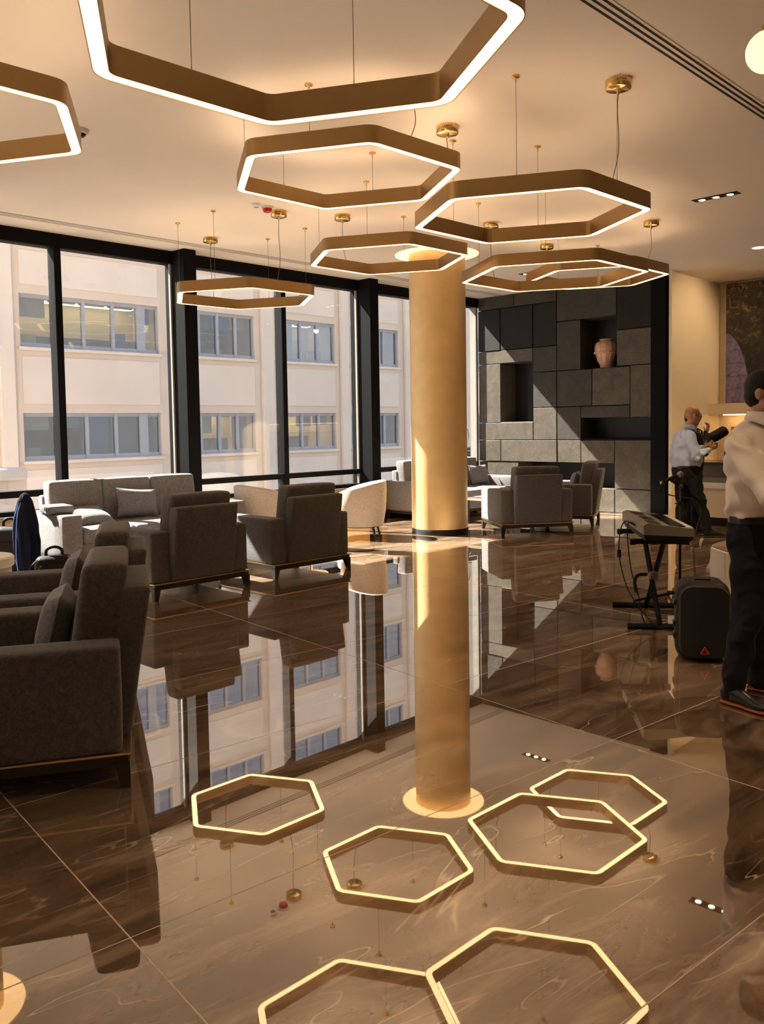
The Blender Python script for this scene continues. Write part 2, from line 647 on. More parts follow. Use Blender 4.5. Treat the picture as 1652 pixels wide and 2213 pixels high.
# ------------------------------------------------------------------ floor
ZC = 4.0
bm = new_bm()
box(bm, -6.2, 15.4, -4.2, 10.5, -0.20, -0.0006)
floor = tag(obj('floor', bm, MT['grout']), 'polished brown marble tile floor of the lounge', kind='structure')
TW, TH = 2.4575, 1.2
TA = R(-6.2)
bm = new_bm()
g = 0.0026
box(bm, g, TW - g, g, TH - g, -0.018, 0.0)
tile0 = obj('floor_tile', bm, MT['marble'], floor)
tme = tile0.data
tiles = []
ca, sa = math.cos(TA), math.sin(TA)
for i in range(-5, 8):
    for j in range(-6, 10):
        lx, ly = 0.9885 + TW * i, 2.459 + TH * j
        cx, cyy = lx + TW / 2, ly + TH / 2
        wx, wy = ca * cx - sa * cyy, sa * cx + ca * cyy
        if not (-6.6 < wx < 15.2 and -4.2 < wy < 10.9):
            continue
        # out of reach behind the camera: the slab alone
        if wx * 0.713 + wy * 0.699 < -1.2:
            continue
        ox, oy = ca * lx - sa * ly, sa * lx + ca * ly
        t = tile0 if not tiles else bpy.data.objects.new('floor_tile', tme)
        if tiles:
            COL.objects.link(t)
            t.parent = floor
        t.location = (ox, oy, 0)
        t.rotation_euler = (random.uniform(-1, 1) * 0.0003, random.uniform(-1, 1) * 0.0002, TA)
        tiles.append(t)

# ------------------------------------------------------------------ ceiling and its slots
bm = new_bm()
box(bm, -6.2, 15.4, -4.2, 10.48, ZC, ZC + 0.25)
ceiling = tag(obj('ceiling', bm, MT['ceiling']), 'smooth cream plaster ceiling above the lounge', kind='structure')

def slot_diffuser(name, label, x0, x1, ys, w, edge, mat):
    o = thing(name, label, 'air diffuser', ((x0 + x1) / 2, ys[len(ys) // 2], ZC))
    cx, cyy = o.location.x, o.location.y
    bm = new_bm()
    box(bm, x0 - cx, x1 - cx, min(ys) - edge - cyy, max(ys) + edge - cyy, -0.004, -0.0012)
    obj('trim_plate', bm, MT['ceiling'], o)
    for y in ys:
        bm = new_bm()
        box(bm, x0 - cx, x1 - cx, y - w / 2 - cyy, y + w / 2 - cyy, -0.0055, -0.0042)
        obj('slot', bm, mat, o)
    return o

sd = slot_diffuser('slot_diffuser', 'black triple-slot air diffuser running across the ceiling at the upper right', -2.0, 14.5,
                   (2.59, 2.635, 2.68), 0.019, 0.03, MT['slot'])
slot_diffuser('slot_diffuser', 'thin grey slot diffuser in the ceiling along the window wall', -4.0, 13.2,
              (9.70, 9.755, 9.81), 0.020, 0.015, MT['slotgrey'])

# ------------------------------------------------------------------ walls out of view
tag(bxo('wall_south', -6.2, 15.4, -4.4, -4.2, 0, ZC, MT['beige']), 'beige painted wall behind the camera', kind='structure')
tag(bxo('wall_west', -6.4, -6.2, -4.2, 10.6, 0, ZC, MT['beige']), 'beige painted end wall of the lounge', kind='structure')

# ------------------------------------------------------------------ window wall
WY = 10.34
wallN = bxo('wall_north', -6.2, 13.3, 10.30, 10.48, 3.83, ZC, MT['black'])
tag(wallN, 'black steel header over the tall windows', kind='structure')
bxo('bottom_rail', -6.2, 13.3, 10.30, 10.46, 0.53, 0.60, MT['black'], wallN)
bxo('sill_ledge', -6.2, 13.25, 10.08, 10.46, 0.50, 0.545, MT['sill'], wallN)
bxo('apron_base', -6.2, 13.25, 10.135, 10.46, 0.0, 0.10, MT['black'], wallN)
xx = -6.2
k = 0
while xx < 13.2:
    x1 = min(xx + 1.19, 13.25)
    bxo('apron_panel', xx + 0.004, x1 - 0.004, 10.115, 10.4, 0.10, 0.50, MT['goldpanel'], wallN, bev=0.003, seg=1)
    xx = x1
bxo('apron_back', -6.2, 13.25, 10.40, 10.46, -3.0, 0.53, MT['black'], wallN)

posts = []
for xc in (-4.09, -0.54, 3.01, 6.56, 10.11):       # deep columns
    posts.append((xc - 0.10, xc + 0.10))
    o = bxo('window_column', xc - 0.10, xc + 0.10, 10.02, 10.50, 0.0, ZC, MT['black'], wallN, bev=0.006, seg=1)
    bxo('edge_fin', xc - 0.125, xc - 0.10, 10.33, 10.37, 0.6, 3.83, MT['slotgrey'], o)
for xc in (-2.3, 1.24, 4.82, 8.39, 11.9):
    posts.append((xc - 0.045, xc + 0.045))
    bxo('mullion', xc - 0.045, xc + 0.045, 10.28, 10.46, 0.55, 3.83, MT['black'], wallN, bev=0.004, seg=1)
bxo('end_mullion', 13.19, 13.25, 10.31, 10.46, 0.55, 3.83, MT['slotgrey'], wallN)
posts.append((13.19, 13.25))
posts.sort()
for n_, ((a0, a1), (b0, b1)) in enumerate(zip(posts, posts[1:])):
    w = bxo('window_%d' % (n_ + 1), a1, b0, 10.29, 10.40, 0.765, 0.845, MT['black'])
    tag(w, 'tall glazed window bay with a low black transom', kind='structure')
    bxo('pane', a1 - 0.01, b0 + 0.01, WY, WY + 0.008, 0.84, 3.84, MT['glass'], w)
    bxo('pane', a1 - 0.01, b0 + 0.01, WY, WY + 0.008, 0.59, 0.77, MT['glass'], w)

# round sticker and small sign on the glass beside the stone wall
dec = thing('window_decal', 'round outlined logo sticker on the glass just right of the gold column', 'sticker', (12.78, WY - 0.004, 1.36))
bm = new_bm()
pts = [Vector((0.185 * math.cos(2 * PI * q / 40), 0, 0.185 * math.sin(2 * PI * q / 40))) for q in range(41)]
tube(bm, pts, 0.006, 6)
obj('ring', bm, MT['blackmatte'], dec)
for (x, z, w, h) in ((0.03, 0.02, 0.09, 0.012), (0.01, -0.02, 0.02, 0.05), (0.07, -0.03, 0.02, 0.03), (-0.05, 0.0, 0.05, 0.04), (-0.06, -0.05, 0.06, 0.012)):
    bm = new_bm()
    box(bm, x - w / 2, x + w / 2, -0.003, 0, z - h / 2, z + h / 2)
    obj('mark', bm, MT['slotgrey'], dec)
sg = thing('window_sign', 'small blue and white notice on the glass below the round sticker', 'sign', (12.95, WY - 0.004, 1.0))
blue = plain('sign_blue', (0.09, 0.13, 0.32), 0.5, var=0.1)
bm = new_bm()
box(bm, -0.07, 0.07, -0.003, 0, -0.14, 0.14)
obj('sheet', bm, MT['white'], sg)
for z in (0.09, 0.02, -0.03, -0.09):
    bm = new_bm()
    box(bm, -0.06, 0.055, -0.005, -0.003, z - 0.02, z + 0.02)
    obj('blue_block', bm, blue, sg)

# ------------------------------------------------------------------ stone wall with niches
SX = 13.25
wallE = bxo('wall_east', SX + 0.50, 15.3, 6.42, 10.6, 0, ZC, MT['niche'])
tag(wallE, 'feature wall of grey stone panels with black niches', kind='structure')
Y = dict(a=10.30, b=9.775, c=9.46, d=9.375, e=9.035, f=8.525, g=8.03, h=7.81, i=7.37, j=7.33, k=7.08, l=6.69)
panels = [('a', 'c', 3.755, 4.0, 'C'), ('c', 'f', 3.755, 4.0, 'C'), ('f', 'j', 3.38, 4.0, 'C'), ('j', 'l', 3.13, 4.0, 'B'),
          ('a', 'b', 2.965, 3.755, 'B'), ('b', 'e', 2.965, 3.755, 'B'), ('e', 'f', 2.965, 3.755, 'B'),
          ('a', 'e', 2.715, 2.965, 'A'), ('e', 'f', 2.505, 2.965, 'C'), ('f', 'g', 2.505, 3.38, 'C'), ('j', 'l', 2.52, 3.13, 'A'),
          ('a', 'b', 1.59, 2.715, 'A'), ('e', 'f', 1.855, 2.505, 'C'), ('f', 'h', 1.855, 2.505, 'C'), ('h', 'k', 1.855, 2.51, 'A'),
          ('k', 'l', 1.645, 2.52, 'A'), ('e', 'f', 1.26, 1.855, 'A'), ('f', 'g', 1.26, 1.855, 'C'), ('g', 'k', 1.645, 1.855, 'C'),
          ('a', 'e', 1.26, 1.59, 'A'), ('a', 'b', 0.85, 1.26, 'A'), ('b', 'f', 0.85, 1.26, 'A'), ('f', 'g', 0.85, 1.26, 'A'),
          ('g', 'i', 0.85, 1.26, 'A'), ('i', 'l', 0.42, 1.26, 'A'), ('i', 'l', 0.0, 0.42, 'A'), ('a', 'd', 0.42, 0.85, 'A'),
          ('a', 'd', 0.0, 0.42, 'A'), ('d', 'g', 0.0, 0.42, 'A'), ('g', 'i', 0.0, 0.42, 'A')]
for (y1, y0, z0, z1, kd) in panels:
    pr = random.uniform(-0.006, 0.006)
    gp = 0.0075
    bxo('stone_panel', SX + pr, SX + 0.50, Y[y0] + gp, Y[y1] - gp, z0 + gp, z1 - gp, MT['stone' + kd], wallE, bev=0.003, seg=1)
# backing behind the joints
nic = [('b', 'e', 1.59, 2.715), ('g', 'j', 2.51, 3.38), ('g', 'l', 1.26, 1.645), ('d', 'i', 0.42, 0.85)]
# niche contents: dark inner panel and steel shelf edges
bxo('niche_panel', SX + 0.28, SX + 0.50, Y['e'] + 0.006, Y['e'] + 0.30, 1.60, 2.28, MT['stoneB'], wallE)
bxo('niche_edge', SX - 0.004, SX + 0.5, Y['e'] + 0.005, Y['b'] - 0.005, 1.585, 1.602, MT['slotgrey'], wallE)
bxo('niche_edge', SX - 0.004, SX + 0.5, Y['l'] + 0.005, Y['g'] - 0.005, 1.255, 1.285, MT['black'], wallE)
tag(bxo('trim_1', SX - 0.05, SX + 0.55, 6.42, 6.685, 0, ZC, MT['black'], bev=0.004, seg=1), 'broad black pilaster closing the stone wall', kind='structure')

# vase in the upper niche
bm = new_bm()
prof = [(0.10, 0), (0.105, 0.012), (0.10, 0.03), (0.125, 0.10), (0.162, 0.20), (0.182, 0.29), (0.186, 0.35), (0.178, 0.40), (0.150, 0.445),
        (0.112, 0.468), (0.100, 0.478), (0.104, 0.492), (0.115, 0.50), (0.108, 0.503), (0.09, 0.48)]
lathe(bm, prof, 40)
vase = thing('vase', 'pink glazed ribbed urn standing in the upper black niche', 'vase', (SX + 0.22, 7.66, 2.517))
pink = plain('pink_glaze', (0.62, 0.35, 0.265), 0.16, var=0.08, vscale=6, coat=0.5)
obj('body', bm, pink, vase, smooth=True)
for q in range(12):
    a = 2 * PI * q / 12
    bm = new_bm()
    tube(bm, [(math.cos(a) * r, math.sin(a) * r, z) for r, z in prof[3:9]], 0.006, 6)
    obj('rib', bm, pink, vase, smooth=True)
bm = new_bm()
tube(bm, [(0.180 * math.cos(2 * PI * q / 36), 0.180 * math.sin(2 * PI * q / 36), 0.265) for q in range(37)], 0.012, 8)
obj('band', bm, pink, vase, smooth=True)
for q in range(4):
    a = 2 * PI * q / 4 + 0.78
    bm = new_bm()
    ball(bm, (0.192 * math.cos(a), 0.192 * math.sin(a), 0.262), 0.02, seg=10, rings=6)
    obj('lug', bm, pink, vase, smooth=True)

# ------------------------------------------------------------------ alcove at the right
tag(bxo('wall_alcove', SX + 0.05, 15.3, 6.38, 6.42, 0, ZC, MT['cream']), 'beige return wall beside the stone wall', kind='structure')
tag(bxo('trim_2', SX - 0.02, SX + 0.12, 6.33, 6.38, 0, ZC, MT['cream']), 'narrow pale corner trim beside the black pilaster', kind='structure')
wb = bxo('wall_back', 15.2, 15.4, -4.2, 6.38, 0, ZC, MT['cream'])
tag(wb, 'beige back wall carrying the large picture', kind='structure')
tag(bxo('baseboard_alcove', SX + 0.12, 15.2, 6.365, 6.38, 0, 0.11, MT['black']), 'black skirting along the beige return wall', kind='structure')
bulk = tag(bxo('wall_bulkhead', 14.75, 15.2, 1.0, 6.38, 1.67, 1.86, MT['cream']), 'boxed-out cream ledge below the picture', kind='structure')
bxo('wood_rail', 15.05, 15.2, 1.0, 6.1, 1.40, 1.45, plain('rail_wood', (0.30, 0.13, 0.045), 0.4, var=0.2), bulk)
led = bxo('light_strip', 14.95, 15.05, 1.2, 6.2, 1.655, 1.669, emit('alcove_led', (1.0, 0.62, 0.27), 7.0), bulk)

# picture
def picture_mat():
    m, n, l, b = nt('picture_print')
    tc = n.new('ShaderNodeTexCoord')
    sp = n.new('ShaderNodeSeparateXYZ')
    l.new(tc.outputs['Object'], sp.inputs[0])
    def math_(op, a, bb=None, v=None):
        k = n.new('ShaderNodeMath')
        k.operation = op
        if a is not None:
            l.new(a, k.inputs[0])
        if bb is not None:
            l.new(bb, k.inputs[1])
        if v is not None:
            k.inputs[1].default_value = v
        return k.outputs[0]
    no = n.new('ShaderNodeTexNoise')
    no.inputs['Scale'].default_value = 7
    no.inputs['Detail'].default_value = 12
    no.inputs['Roughness'].default_value = 0.75
    no.inputs['Distortion'].default_value = 1.0
    l.new(tc.outputs['Object'], no.inputs['Vector'])
    rock = n.new('ShaderNodeValToRGB')
    e = rock.color_ramp.elements
    e[0].position, e[0].color = 0.45, (0.008, 0.007, 0.006, 1)
    e[1].position, e[1].color = 0.75, (0.50, 0.33, 0.16, 1)
    x = e.new(0.60)
    x.color = (0.05, 0.038, 0.026, 1)
    # rock brighter toward the top of the print
    up_ = math_('MULTIPLY', sp.outputs['Z'], v=0.10)
    f_ = math_('ADD', no.outputs['Fac'], up_)
    l.new(f_, rock.inputs[0])
    # pale violet masonry shape at the lower corner: inside an ellipse
    yy = math_('ADD', sp.outputs['Y'], v=-0.02)
    y2 = math_('MULTIPLY', yy, v=1 / 0.46)
    y2 = math_('POWER', math_('ABSOLUTE', y2), v=2.0)
    zz = math_('ADD', sp.outputs['Z'], v=1.25)
    z2 = math_('POWER', math_('ABSOLUTE', math_('MULTIPLY', zz, v=1 / 1.45)), v=2.0)
    el = math_('ADD', y2, z2)
    el = math_('ADD', el, math_('MULTIPLY', no.outputs['Fac'], v=0.12))
    ms = n.new('ShaderNodeValToRGB')
    ms.color_ramp.elements[0].position = 1.03
    ms.color_ramp.elements[0].position = 0.99
    ms.color_ramp.elements[0].color = (1, 1, 1, 1)
    ms.color_ramp.elements[1].position = 1.0
    ms.color_ramp.elements[1].color = (0, 0, 0, 1)
    hf = math_('MULTIPLY', el, v=0.95)
    l.new(hf, ms.inputs[0])
    br = n.new('ShaderNodeTexBrick')
    br.inputs['Scale'].default_value = 1.1
    br.inputs['Color1'].default_value = (0.20, 0.17, 0.33, 1)
    br.inputs['Color2'].default_value = (0.24, 0.205, 0.36, 1)
    br.inputs['Mortar'].default_value = (0.05, 0.04, 0.10, 1)
    br.inputs['Mortar Size'].default_value = 0.006
    cm = n.new('ShaderNodeCombineXYZ')
    l.new(math_('ADD', sp.outputs['Y'], math_('MULTIPLY', no.outputs['Fac'], v=0.5)), cm.inputs[0])
    l.new(math_('ADD', sp.outputs['Z'], math_('MULTIPLY', no.outputs['Fac'], v=0.22)), cm.inputs[1])
    l.new(cm.outputs[0], br.inputs['Vector'])
    mul = n.new('ShaderNodeMix')
    mul.data_type = 'RGBA'
    mul.blend_type = 'MULTIPLY'
    mul.inputs['Factor'].default_value = 0.8
    rr = n.new('ShaderNodeValToRGB')
    rr.color_ramp.elements[0].position = 0.35
    rr.color_ramp.elements[0].color = (0.25, 0.25, 0.3, 1)
    rr.color_ramp.elements[1].position = 0.65
    rr.color_ramp.elements[1].color = (1.3, 1.2, 1.25, 1)
    l.new(no.outputs['Fac'], rr.inputs[0])
    l.new(br.outputs['Color'], mul.inputs[6])
    l.new(rr.outputs[0], mul.inputs[7])
    mx = n.new('ShaderNodeMix')
    mx.data_type = 'RGBA'
    l.new(ms.outputs[0], mx.inputs['Factor'])
    l.new(rock.outputs[0], mx.inputs[6])
    l.new(mul.outputs[2], mx.inputs[7])
    l.new(mx.outputs[2], b.inputs['Base Color'])
    b.inputs['Roughness'].default_value = 0.4
    return m
pic = thing('picture', 'large dark photographic print with pale violet masonry, above the cream ledge', 'picture', (15.10, 6.22, 2.905))
bm = new_bm()
box(bm, 0, 0.05, -3.6, 0, -1.055, 1.055)
obj('print', bm, picture_mat(), pic)
bm = new_bm()
box(bm, 0.05, 0.10, -3.4, -0.2, -0.9, 0.9)
obj('backing_frame', bm, MT['black'], pic)

# counter below
ctr = thing('counter', 'beige buffet counter with a white ledge behind the two men', 'counter', (12.45, 5.75, 0))
bm = new_bm(); box(bm, 0.03, 0.75, -4.5, 0, 0.12, 0.56); obj('front_panel', bm, MT['cream'], ctr)
bm = new_bm(); box(bm, 0.06, 0.75, -4.5, -0.02, 0, 0.12); obj('plinth', bm, MT['blackmatte'], ctr)
bm = new_bm(); box(bm, -0.03, 0.78, -4.5, 0.02, 0.56, 0.64); obj('ledge', bm, MT['white'], ctr)
steel = plain('warm_grey_steel', (0.105, 0.090, 0.072), 0.4, metal=0.3, var=0.1)
steel2 = plain('pale_grey_steel', (0.24, 0.205, 0.165), 0.4, metal=0.2, var=0.05)
bm = new_bm(); box(bm, 0.03, 0.75, -4.5, 0, 0.64, 0.72); obj('drawer_rail', bm, steel2, ctr)
for q in range(5):
    bm = new_bm(); box(bm, 0.02, 0.75, -0.83 - 0.85 * q, -0.01 - 0.85 * q, 0.725, 0.90); obj('drawer', bm, steel, ctr)
bm = new_bm(); box(bm, -0.01, 0.78, -4.5, 0.02, 0.905, 0.945); obj('worktop', bm, MT['blackgloss'], ctr)

cof = thing('coffee_machine', 'dark coffee machine on the counter between the men', 'coffee machine', (12.62, 5.02, 0.945))
bm = soft_box(0, 0.38, -0.32, 0.0, 0.02, 0.18, 0.012, cuts=0); obj('body', bm, MT['blackmatte'], cof)
bm = new_bm(); box(bm, -0.01, 0.39, -0.33, 0.01, 0.18, 0.20); obj('top_tray', bm, steel2, cof)
bm = new_bm(); box(bm, -0.02, 0.0, -0.22, -0.08, 0.02, 0.05); obj('drip_tray', bm, MT['white'], cof)
bm = new_bm(); tube(bm, [(-0.03, 0.03, 0.22), (0.0, -0.03, 0.24), (0.04, -0.10, 0.30)], 0.018, 8); obj('handle', bm, MT['blackmatte'], cof)
for q in range(4):
    bm = new_bm(); lathe(bm, [(0.03, 0), (0.038, 0.07), (0.035, 0.07)], 14, (0.08 + 0.08 * q, -0.10 - 0.04 * (q % 2), 0.20)); obj('jar', bm, plain('jar_olive', (0.10, 0.10, 0.03), 0.3), cof)
gl = thing('drinking_glass', 'clear tall glass on the counter left of the coffee machine', 'glass', (12.58, 5.16, 0.945))
bm = new_bm(); lathe(bm, [(0.035, 0), (0.04, 0.16), (0.036, 0.16), (0.03, 0.01)], 20); obj('tumbler', bm, glass('glass_tumbler', (0.8, 0.85, 0.85), 0.06), gl)

# ------------------------------------------------------------------ gold columns with lit ceiling rings
def gold_column(x, y, label):
    o = thing('pillar', label, 'column', (x, y, 0))
    o['kind'] = 'structure'
    bm = new_bm(); lathe(bm, [(0.405, 0.075), (0.405, ZC)], 64); obj('shaft', bm, MT['gold'], o, smooth=True)
    bm = new_bm(); lathe(bm, [(0.412, 0.0), (0.412, 0.07), (0.408, 0.078)], 64); obj('base_ring', bm, MT['blackmatte'], o, smooth=True)
    # recessed cove ring in the ceiling
    bm = new_bm()
    n = 64
    a = [bm.verts.new((0.60 * math.cos(2 * PI * k / n), 0.60 * math.sin(2 * PI * k / n), ZC - 0.004)) for k in range(n)]
    b = [bm.verts.new((0.406 * math.cos(2 * PI * k / n), 0.406 * math.sin(2 * PI * k / n), ZC - 0.004)) for k in range(n)]
    for k in range(n):
        bm.faces.new((a[k], b[k], b[(k + 1) % n], a[(k + 1) % n]))
    obj('cove_light', bm, emit('cove_glow', (1.0, 0.58, 0.22), 1.7), o)
    return o
gold_column(9.40, 8.04, 'gold-leaf round column in the middle of the lounge')
gold_column(2.72, 8.50, 'gold-leaf round column at the left, only mirrored in the floor')

# ------------------------------------------------------------------ hexagon ring lamps
def hex_outline(Rs, rc, nseg=7, rot=R(58.5)):
    pts = []
    for k in range(6):
        a = rot + k * PI / 3
        c = Vector((math.cos(a), math.sin(a))) * (Rs - rc / math.cos(R(30)))
        for s in range(nseg + 1):
            b = a - PI / 6 + (PI / 3) * s / nseg
            pts.append(c + Vector((math.cos(b), math.sin(b))) * rc)
    return pts

def ring_lamp(label, x, y, z, Rm, cables, canopies):
    o = thing('ring_lamp', label, 'pendant lamp', (x, y, z), 0, 'hexagonal ring lamps hanging from the ceiling')
    H = 0.122
    W = 0.066
    Ro = Rm + 0.018
    c30 = math.cos(R(30))
    outs = {}
    def ol(inset):
        rc = max(0.03, 0.13 - inset)
        return hex_outline(Ro - inset / c30, rc)
    P = [ol(0), ol(0.004), ol(W - 0.004), ol(W)]
    n = len(P[0])
    bm = new_bm()
    def row(pl, z_):
        return [bm.verts.new((p.x, p.y, z_)) for p in pl]
    def stitch(a, b):
        for k in range(n):
            bm.faces.new((a[k], a[(k + 1) % n], b[(k + 1) % n], b[k]))
    r = [row(P[1], 0.004), row(P[1], 0.0), row(P[0], 0.0), row(P[0], H), row(P[1], H), row(P[1], H - 0.006)]
    for a, b in zip(r, r[1:]):
        stitch(a, b)
    r = [row(P[2], H - 0.006), row(P[2], H), row(P[3], H), row(P[3], 0.0), row(P[2], 0.0), row(P[2], 0.004)]
    for a, b in zip(r, r[1:]):
        stitch(a, b)
    f_ = obj('frame', bm, MT['brass'], o, smooth=True)
    bm = new_bm()
    stitch(row(P[2], 0.003), row(P[1], 0.003))
    obj('light_strip', bm, MT['strip'], o)
    bm = new_bm()
    q1, q2 = ol(0.018), ol(W - 0.018)
    stitch(row(q1, H - 0.007), row(q2, H - 0.007))
    obj('uplight_strip', bm, MT['upstrip'], o)
    bm = new_bm()
    stitch(row(P[1], H - 0.012), row(P[2], H - 0.012))
    obj('inner_tray', bm, MT['brass'], o)
    top = ZC - z
    ap = (Ro) * c30 - W / 2
    for an in cables:
        ca_, sa_ = math.cos(R(an)) * ap, math.sin(R(an)) * ap
        bm = new_bm(); tube(bm, [(ca_, sa_, H - 0.01), (ca_, sa_, H + 0.04), (ca_, sa_, top - 0.02)], [0.0035, 0.0018, 0.0018], 6)
        cb = obj('cable', bm, MT['cable'], o)
        bm = new_bm(); lathe(bm, [(0.006, top - 0.045), (0.008, top - 0.02), (0.03, top - 0.012), (0.03, top)], 16, (ca_, sa_, 0))
        obj('ceiling_cup', bm, MT['brightbrass'], cb, smooth=False)
    for an in canopies:
        ca_, sa_ = math.cos(R(an)) * (ap + 0.05), math.sin(R(an)) * (ap + 0.05)
        ca_ -= math.cos(R(an + 90)) * 0.07
        sa_ -= math.sin(R(an + 90)) * 0.07
        bm = new_bm(); lathe(bm, [(0.088, top - 0.062), (0.092, top - 0.058), (0.092, top)], 36, (ca_, sa_, 0))
        cn = obj('canopy', bm, MT['brightbrass'], o, smooth=True)
        bm = new_bm(); lathe(bm, [(0.006, top - 0.10), (0.012, top - 0.085), (0.018, top - 0.062)], 14, (ca_, sa_, 0))
        obj('cord_grip', bm, MT['brightbrass'], cn)
        bm = new_bm()
        gx, gy = math.cos(R(an)) * ap - math.cos(R(an + 90)) * 0.07, math.sin(R(an)) * ap - math.sin(R(an + 90)) * 0.07
        sp_ = spline([(gx, gy, H - 0.01), (ca_ + 0.006, sa_, H + (top - H) * 0.3), (ca_ - 0.004, sa_ + 0.004, H + (top - H) * 0.7), (ca_, sa_, top - 0.09)], 4)
        tube(bm, sp_, 0.0032, 6)
        obj('power_cord', bm, MT['cable'], cn)
        for q in range(5):
            a = R(-135) + (q - 2) * 0.16
            bm = new_bm(); ball(bm, (ca_ + 0.0925 * math.cos(a), sa_ + 0.0925 * math.sin(a), top - 0.02), 0.0045, seg=8, rings=6)
            obj('vent_hole', bm, MT['slot'], cn)
    return o

STD = [28.5, 148.5, 208.5]
ring_lamp('hexagonal brass ring lamp cut off by the left edge at the top', 1.787, 5.33, 3.35, 0.88, [148.5], [])
ring_lamp('nearest and largest-looking hexagonal brass ring lamp, cut off by the top edge', 2.132, 2.506, 2.984, 0.857, [28.5, 88.5], [])
ring_lamp('hexagonal brass ring lamp hanging directly below the largest one', 4.80, 5.067, 3.539, 0.942, [28.5, 88.5, 148.5, 208.5], [268.5, 328.5])
ring_lamp('large hexagonal brass ring lamp in front of the two overlapping rings', 5.754, 3.955, 3.184, 0.931, [28.5, 88.5, 208.5, 268.5], [268.5])
ring_lamp('hexagonal brass ring lamp hanging nearest the windows', 6.282, 8.444, 3.115, 0.897, [28.5, 148.5, 208.5, 328.5], [88.5, 268.5])
ring_lamp('hexagonal brass ring lamp hanging in front of the column top', 6.746, 6.477, 3.35, 0.882, [28.5, 148.5, 208.5], [88.5])
ring_lamp('wide hexagonal brass ring lamp right of the column, overlapping a smaller one behind', 8.343, 5.415, 3.2096, 1.042, [28.5, 148.5, 208.5], [88.5])
ring_lamp('farthest hexagonal brass ring lamp, partly behind the wide one near the stone wall', 9.916, 5.777, 3.42, 0.898, [28.5, 148.5], [88.5, 268.5])

# ------------------------------------------------------------------ small ceiling fittings
dc = thing('dome_camera', 'small white dome security camera on the ceiling at the left', 'camera', (3.352, 6.651, ZC))
bm = new_bm(); lathe(bm, [(0.048, -0.036), (0.062, -0.026), (0.066, 0.0)], 28); obj('housing', bm, MT['white'], dc, smooth=True)
bm = new_bm(); lathe(bm, [(0.003, -0.066), (0.022, -0.062), (0.038, -0.048), (0.044, -0.034)], 24); obj('dome', bm, MT['blackgloss'], dc, smooth=True)
sm = thing('smoke_detector', 'flat white smoke detector beside the red alarm on the ceiling', 'smoke detector', (5.807, 7.548, ZC))
bm = new_bm(); lathe(bm, [(0.03, -0.035), (0.045, -0.03), (0.055, -0.015), (0.055, 0)], 24); obj('cover', bm, MT['white'], sm, smooth=True)
bm = new_bm(); lathe(bm, [(0.012, -0.040), (0.03, -0.035)], 16); obj('sensor_cap', bm, MT['slotgrey'], sm)
al = thing('fire_alarm', 'red and white fire alarm on the ceiling above the ring nearest the windows', 'fire alarm', (5.969, 7.56, ZC))
bm = new_bm(); lathe(bm, [(0.07, -0.02), (0.07, 0)], 28); obj('base_plate', bm, MT['white'], al)
bm = new_bm(); lathe(bm, [(0.02, -0.065), (0.045, -0.055), (0.055, -0.02)], 24); obj('red_lens', bm, plain('alarm_red', (0.45, 0.015, 0.02), 0.25), al, smooth=True)
sk = thing('sprinkler', 'tiny sprinkler head on the ceiling behind the ring below the largest', 'sprinkler', (6.131, 6.176, ZC))
bm = new_bm(); lathe(bm, [(0.015, -0.03), (0.008, -0.02), (0.03, -0.005), (0.03, 0)], 16); obj('head', bm, MT['white'], sk)
sk2 = thing('sprinkler', 'tiny sprinkler head on the ceiling behind the wide front ring', 'sprinkler', (7.02, 5.95, ZC))
bm = new_bm(); lathe(bm, [(0.015, -0.03), (0.008, -0.02), (0.03, -0.005), (0.03, 0)], 16); obj('head', bm, MT['white'], sk2)

def triple_spot(label, x, y, length_axis, energy):
    o = thing('recessed_spotlight', label, 'spotlight', (x, y, ZC))
    bm = new_bm()
    if length_axis == 'Y':
        box(bm, -0.065, 0.065, -0.25, 0.25, -0.004, 0.0)
    else:
        box(bm, -0.25, 0.25, -0.065, 0.065, -0.004, 0.0)
    obj('frame', bm, MT['blackmatte'], o)
    for q in (-1, 0, 1):
        c = (0, 0.155 * q, -0.006) if length_axis == 'Y' else (0.155 * q, 0, -0.006)
        bm = new_bm(); lathe(bm, [(0.048, -0.008), (0.052, -0.004)], 24, (c[0], c[1], 0)); rg = obj('reflector', bm, MT['blackgloss'], o)
        bm = new_bm(); disc(bm, (c[0], c[1], -0.009), 0.034, 20); obj('bulb', bm, emit('spot_bulb', (1.0, 0.72, 0.40), 14), rg)
    ld = bpy.data.lights.new('spot_beam', 'SPOT')
    ld.energy = energy
    ld.spot_size = R(85)
    ld.spot_blend = 0.6
    ld.shadow_soft_size = 0.05
    ld.color = (1.0, 0.72, 0.42)
    lo = bpy.data.objects.new('spot_beam', ld)
    COL.objects.link(lo)
    lo.parent = o
    lo.location = (0, 0, -0.03)
    return o
triple_spot('black triple spotlight recessed in the ceiling at the right', 9.32, 3.96, 'Y', 260)
triple_spot('black triple spotlight recessed in the ceiling by the stone wall, seen mirrored in the floor', 11.67, 7.94, 'Y', 60)

triple_spot('added black triple spotlight in the ceiling over the person in the white shirt, out of frame', 6.4, 1.0, 'Y', 200)  # invented fixture, added to brighten the shirt and the right side
triple_spot('added black triple spotlight in the ceiling beside the camera, out of frame', 3.1, 0.9, 'Y', 110)  # also invented, an unseen extra light for the right foreground

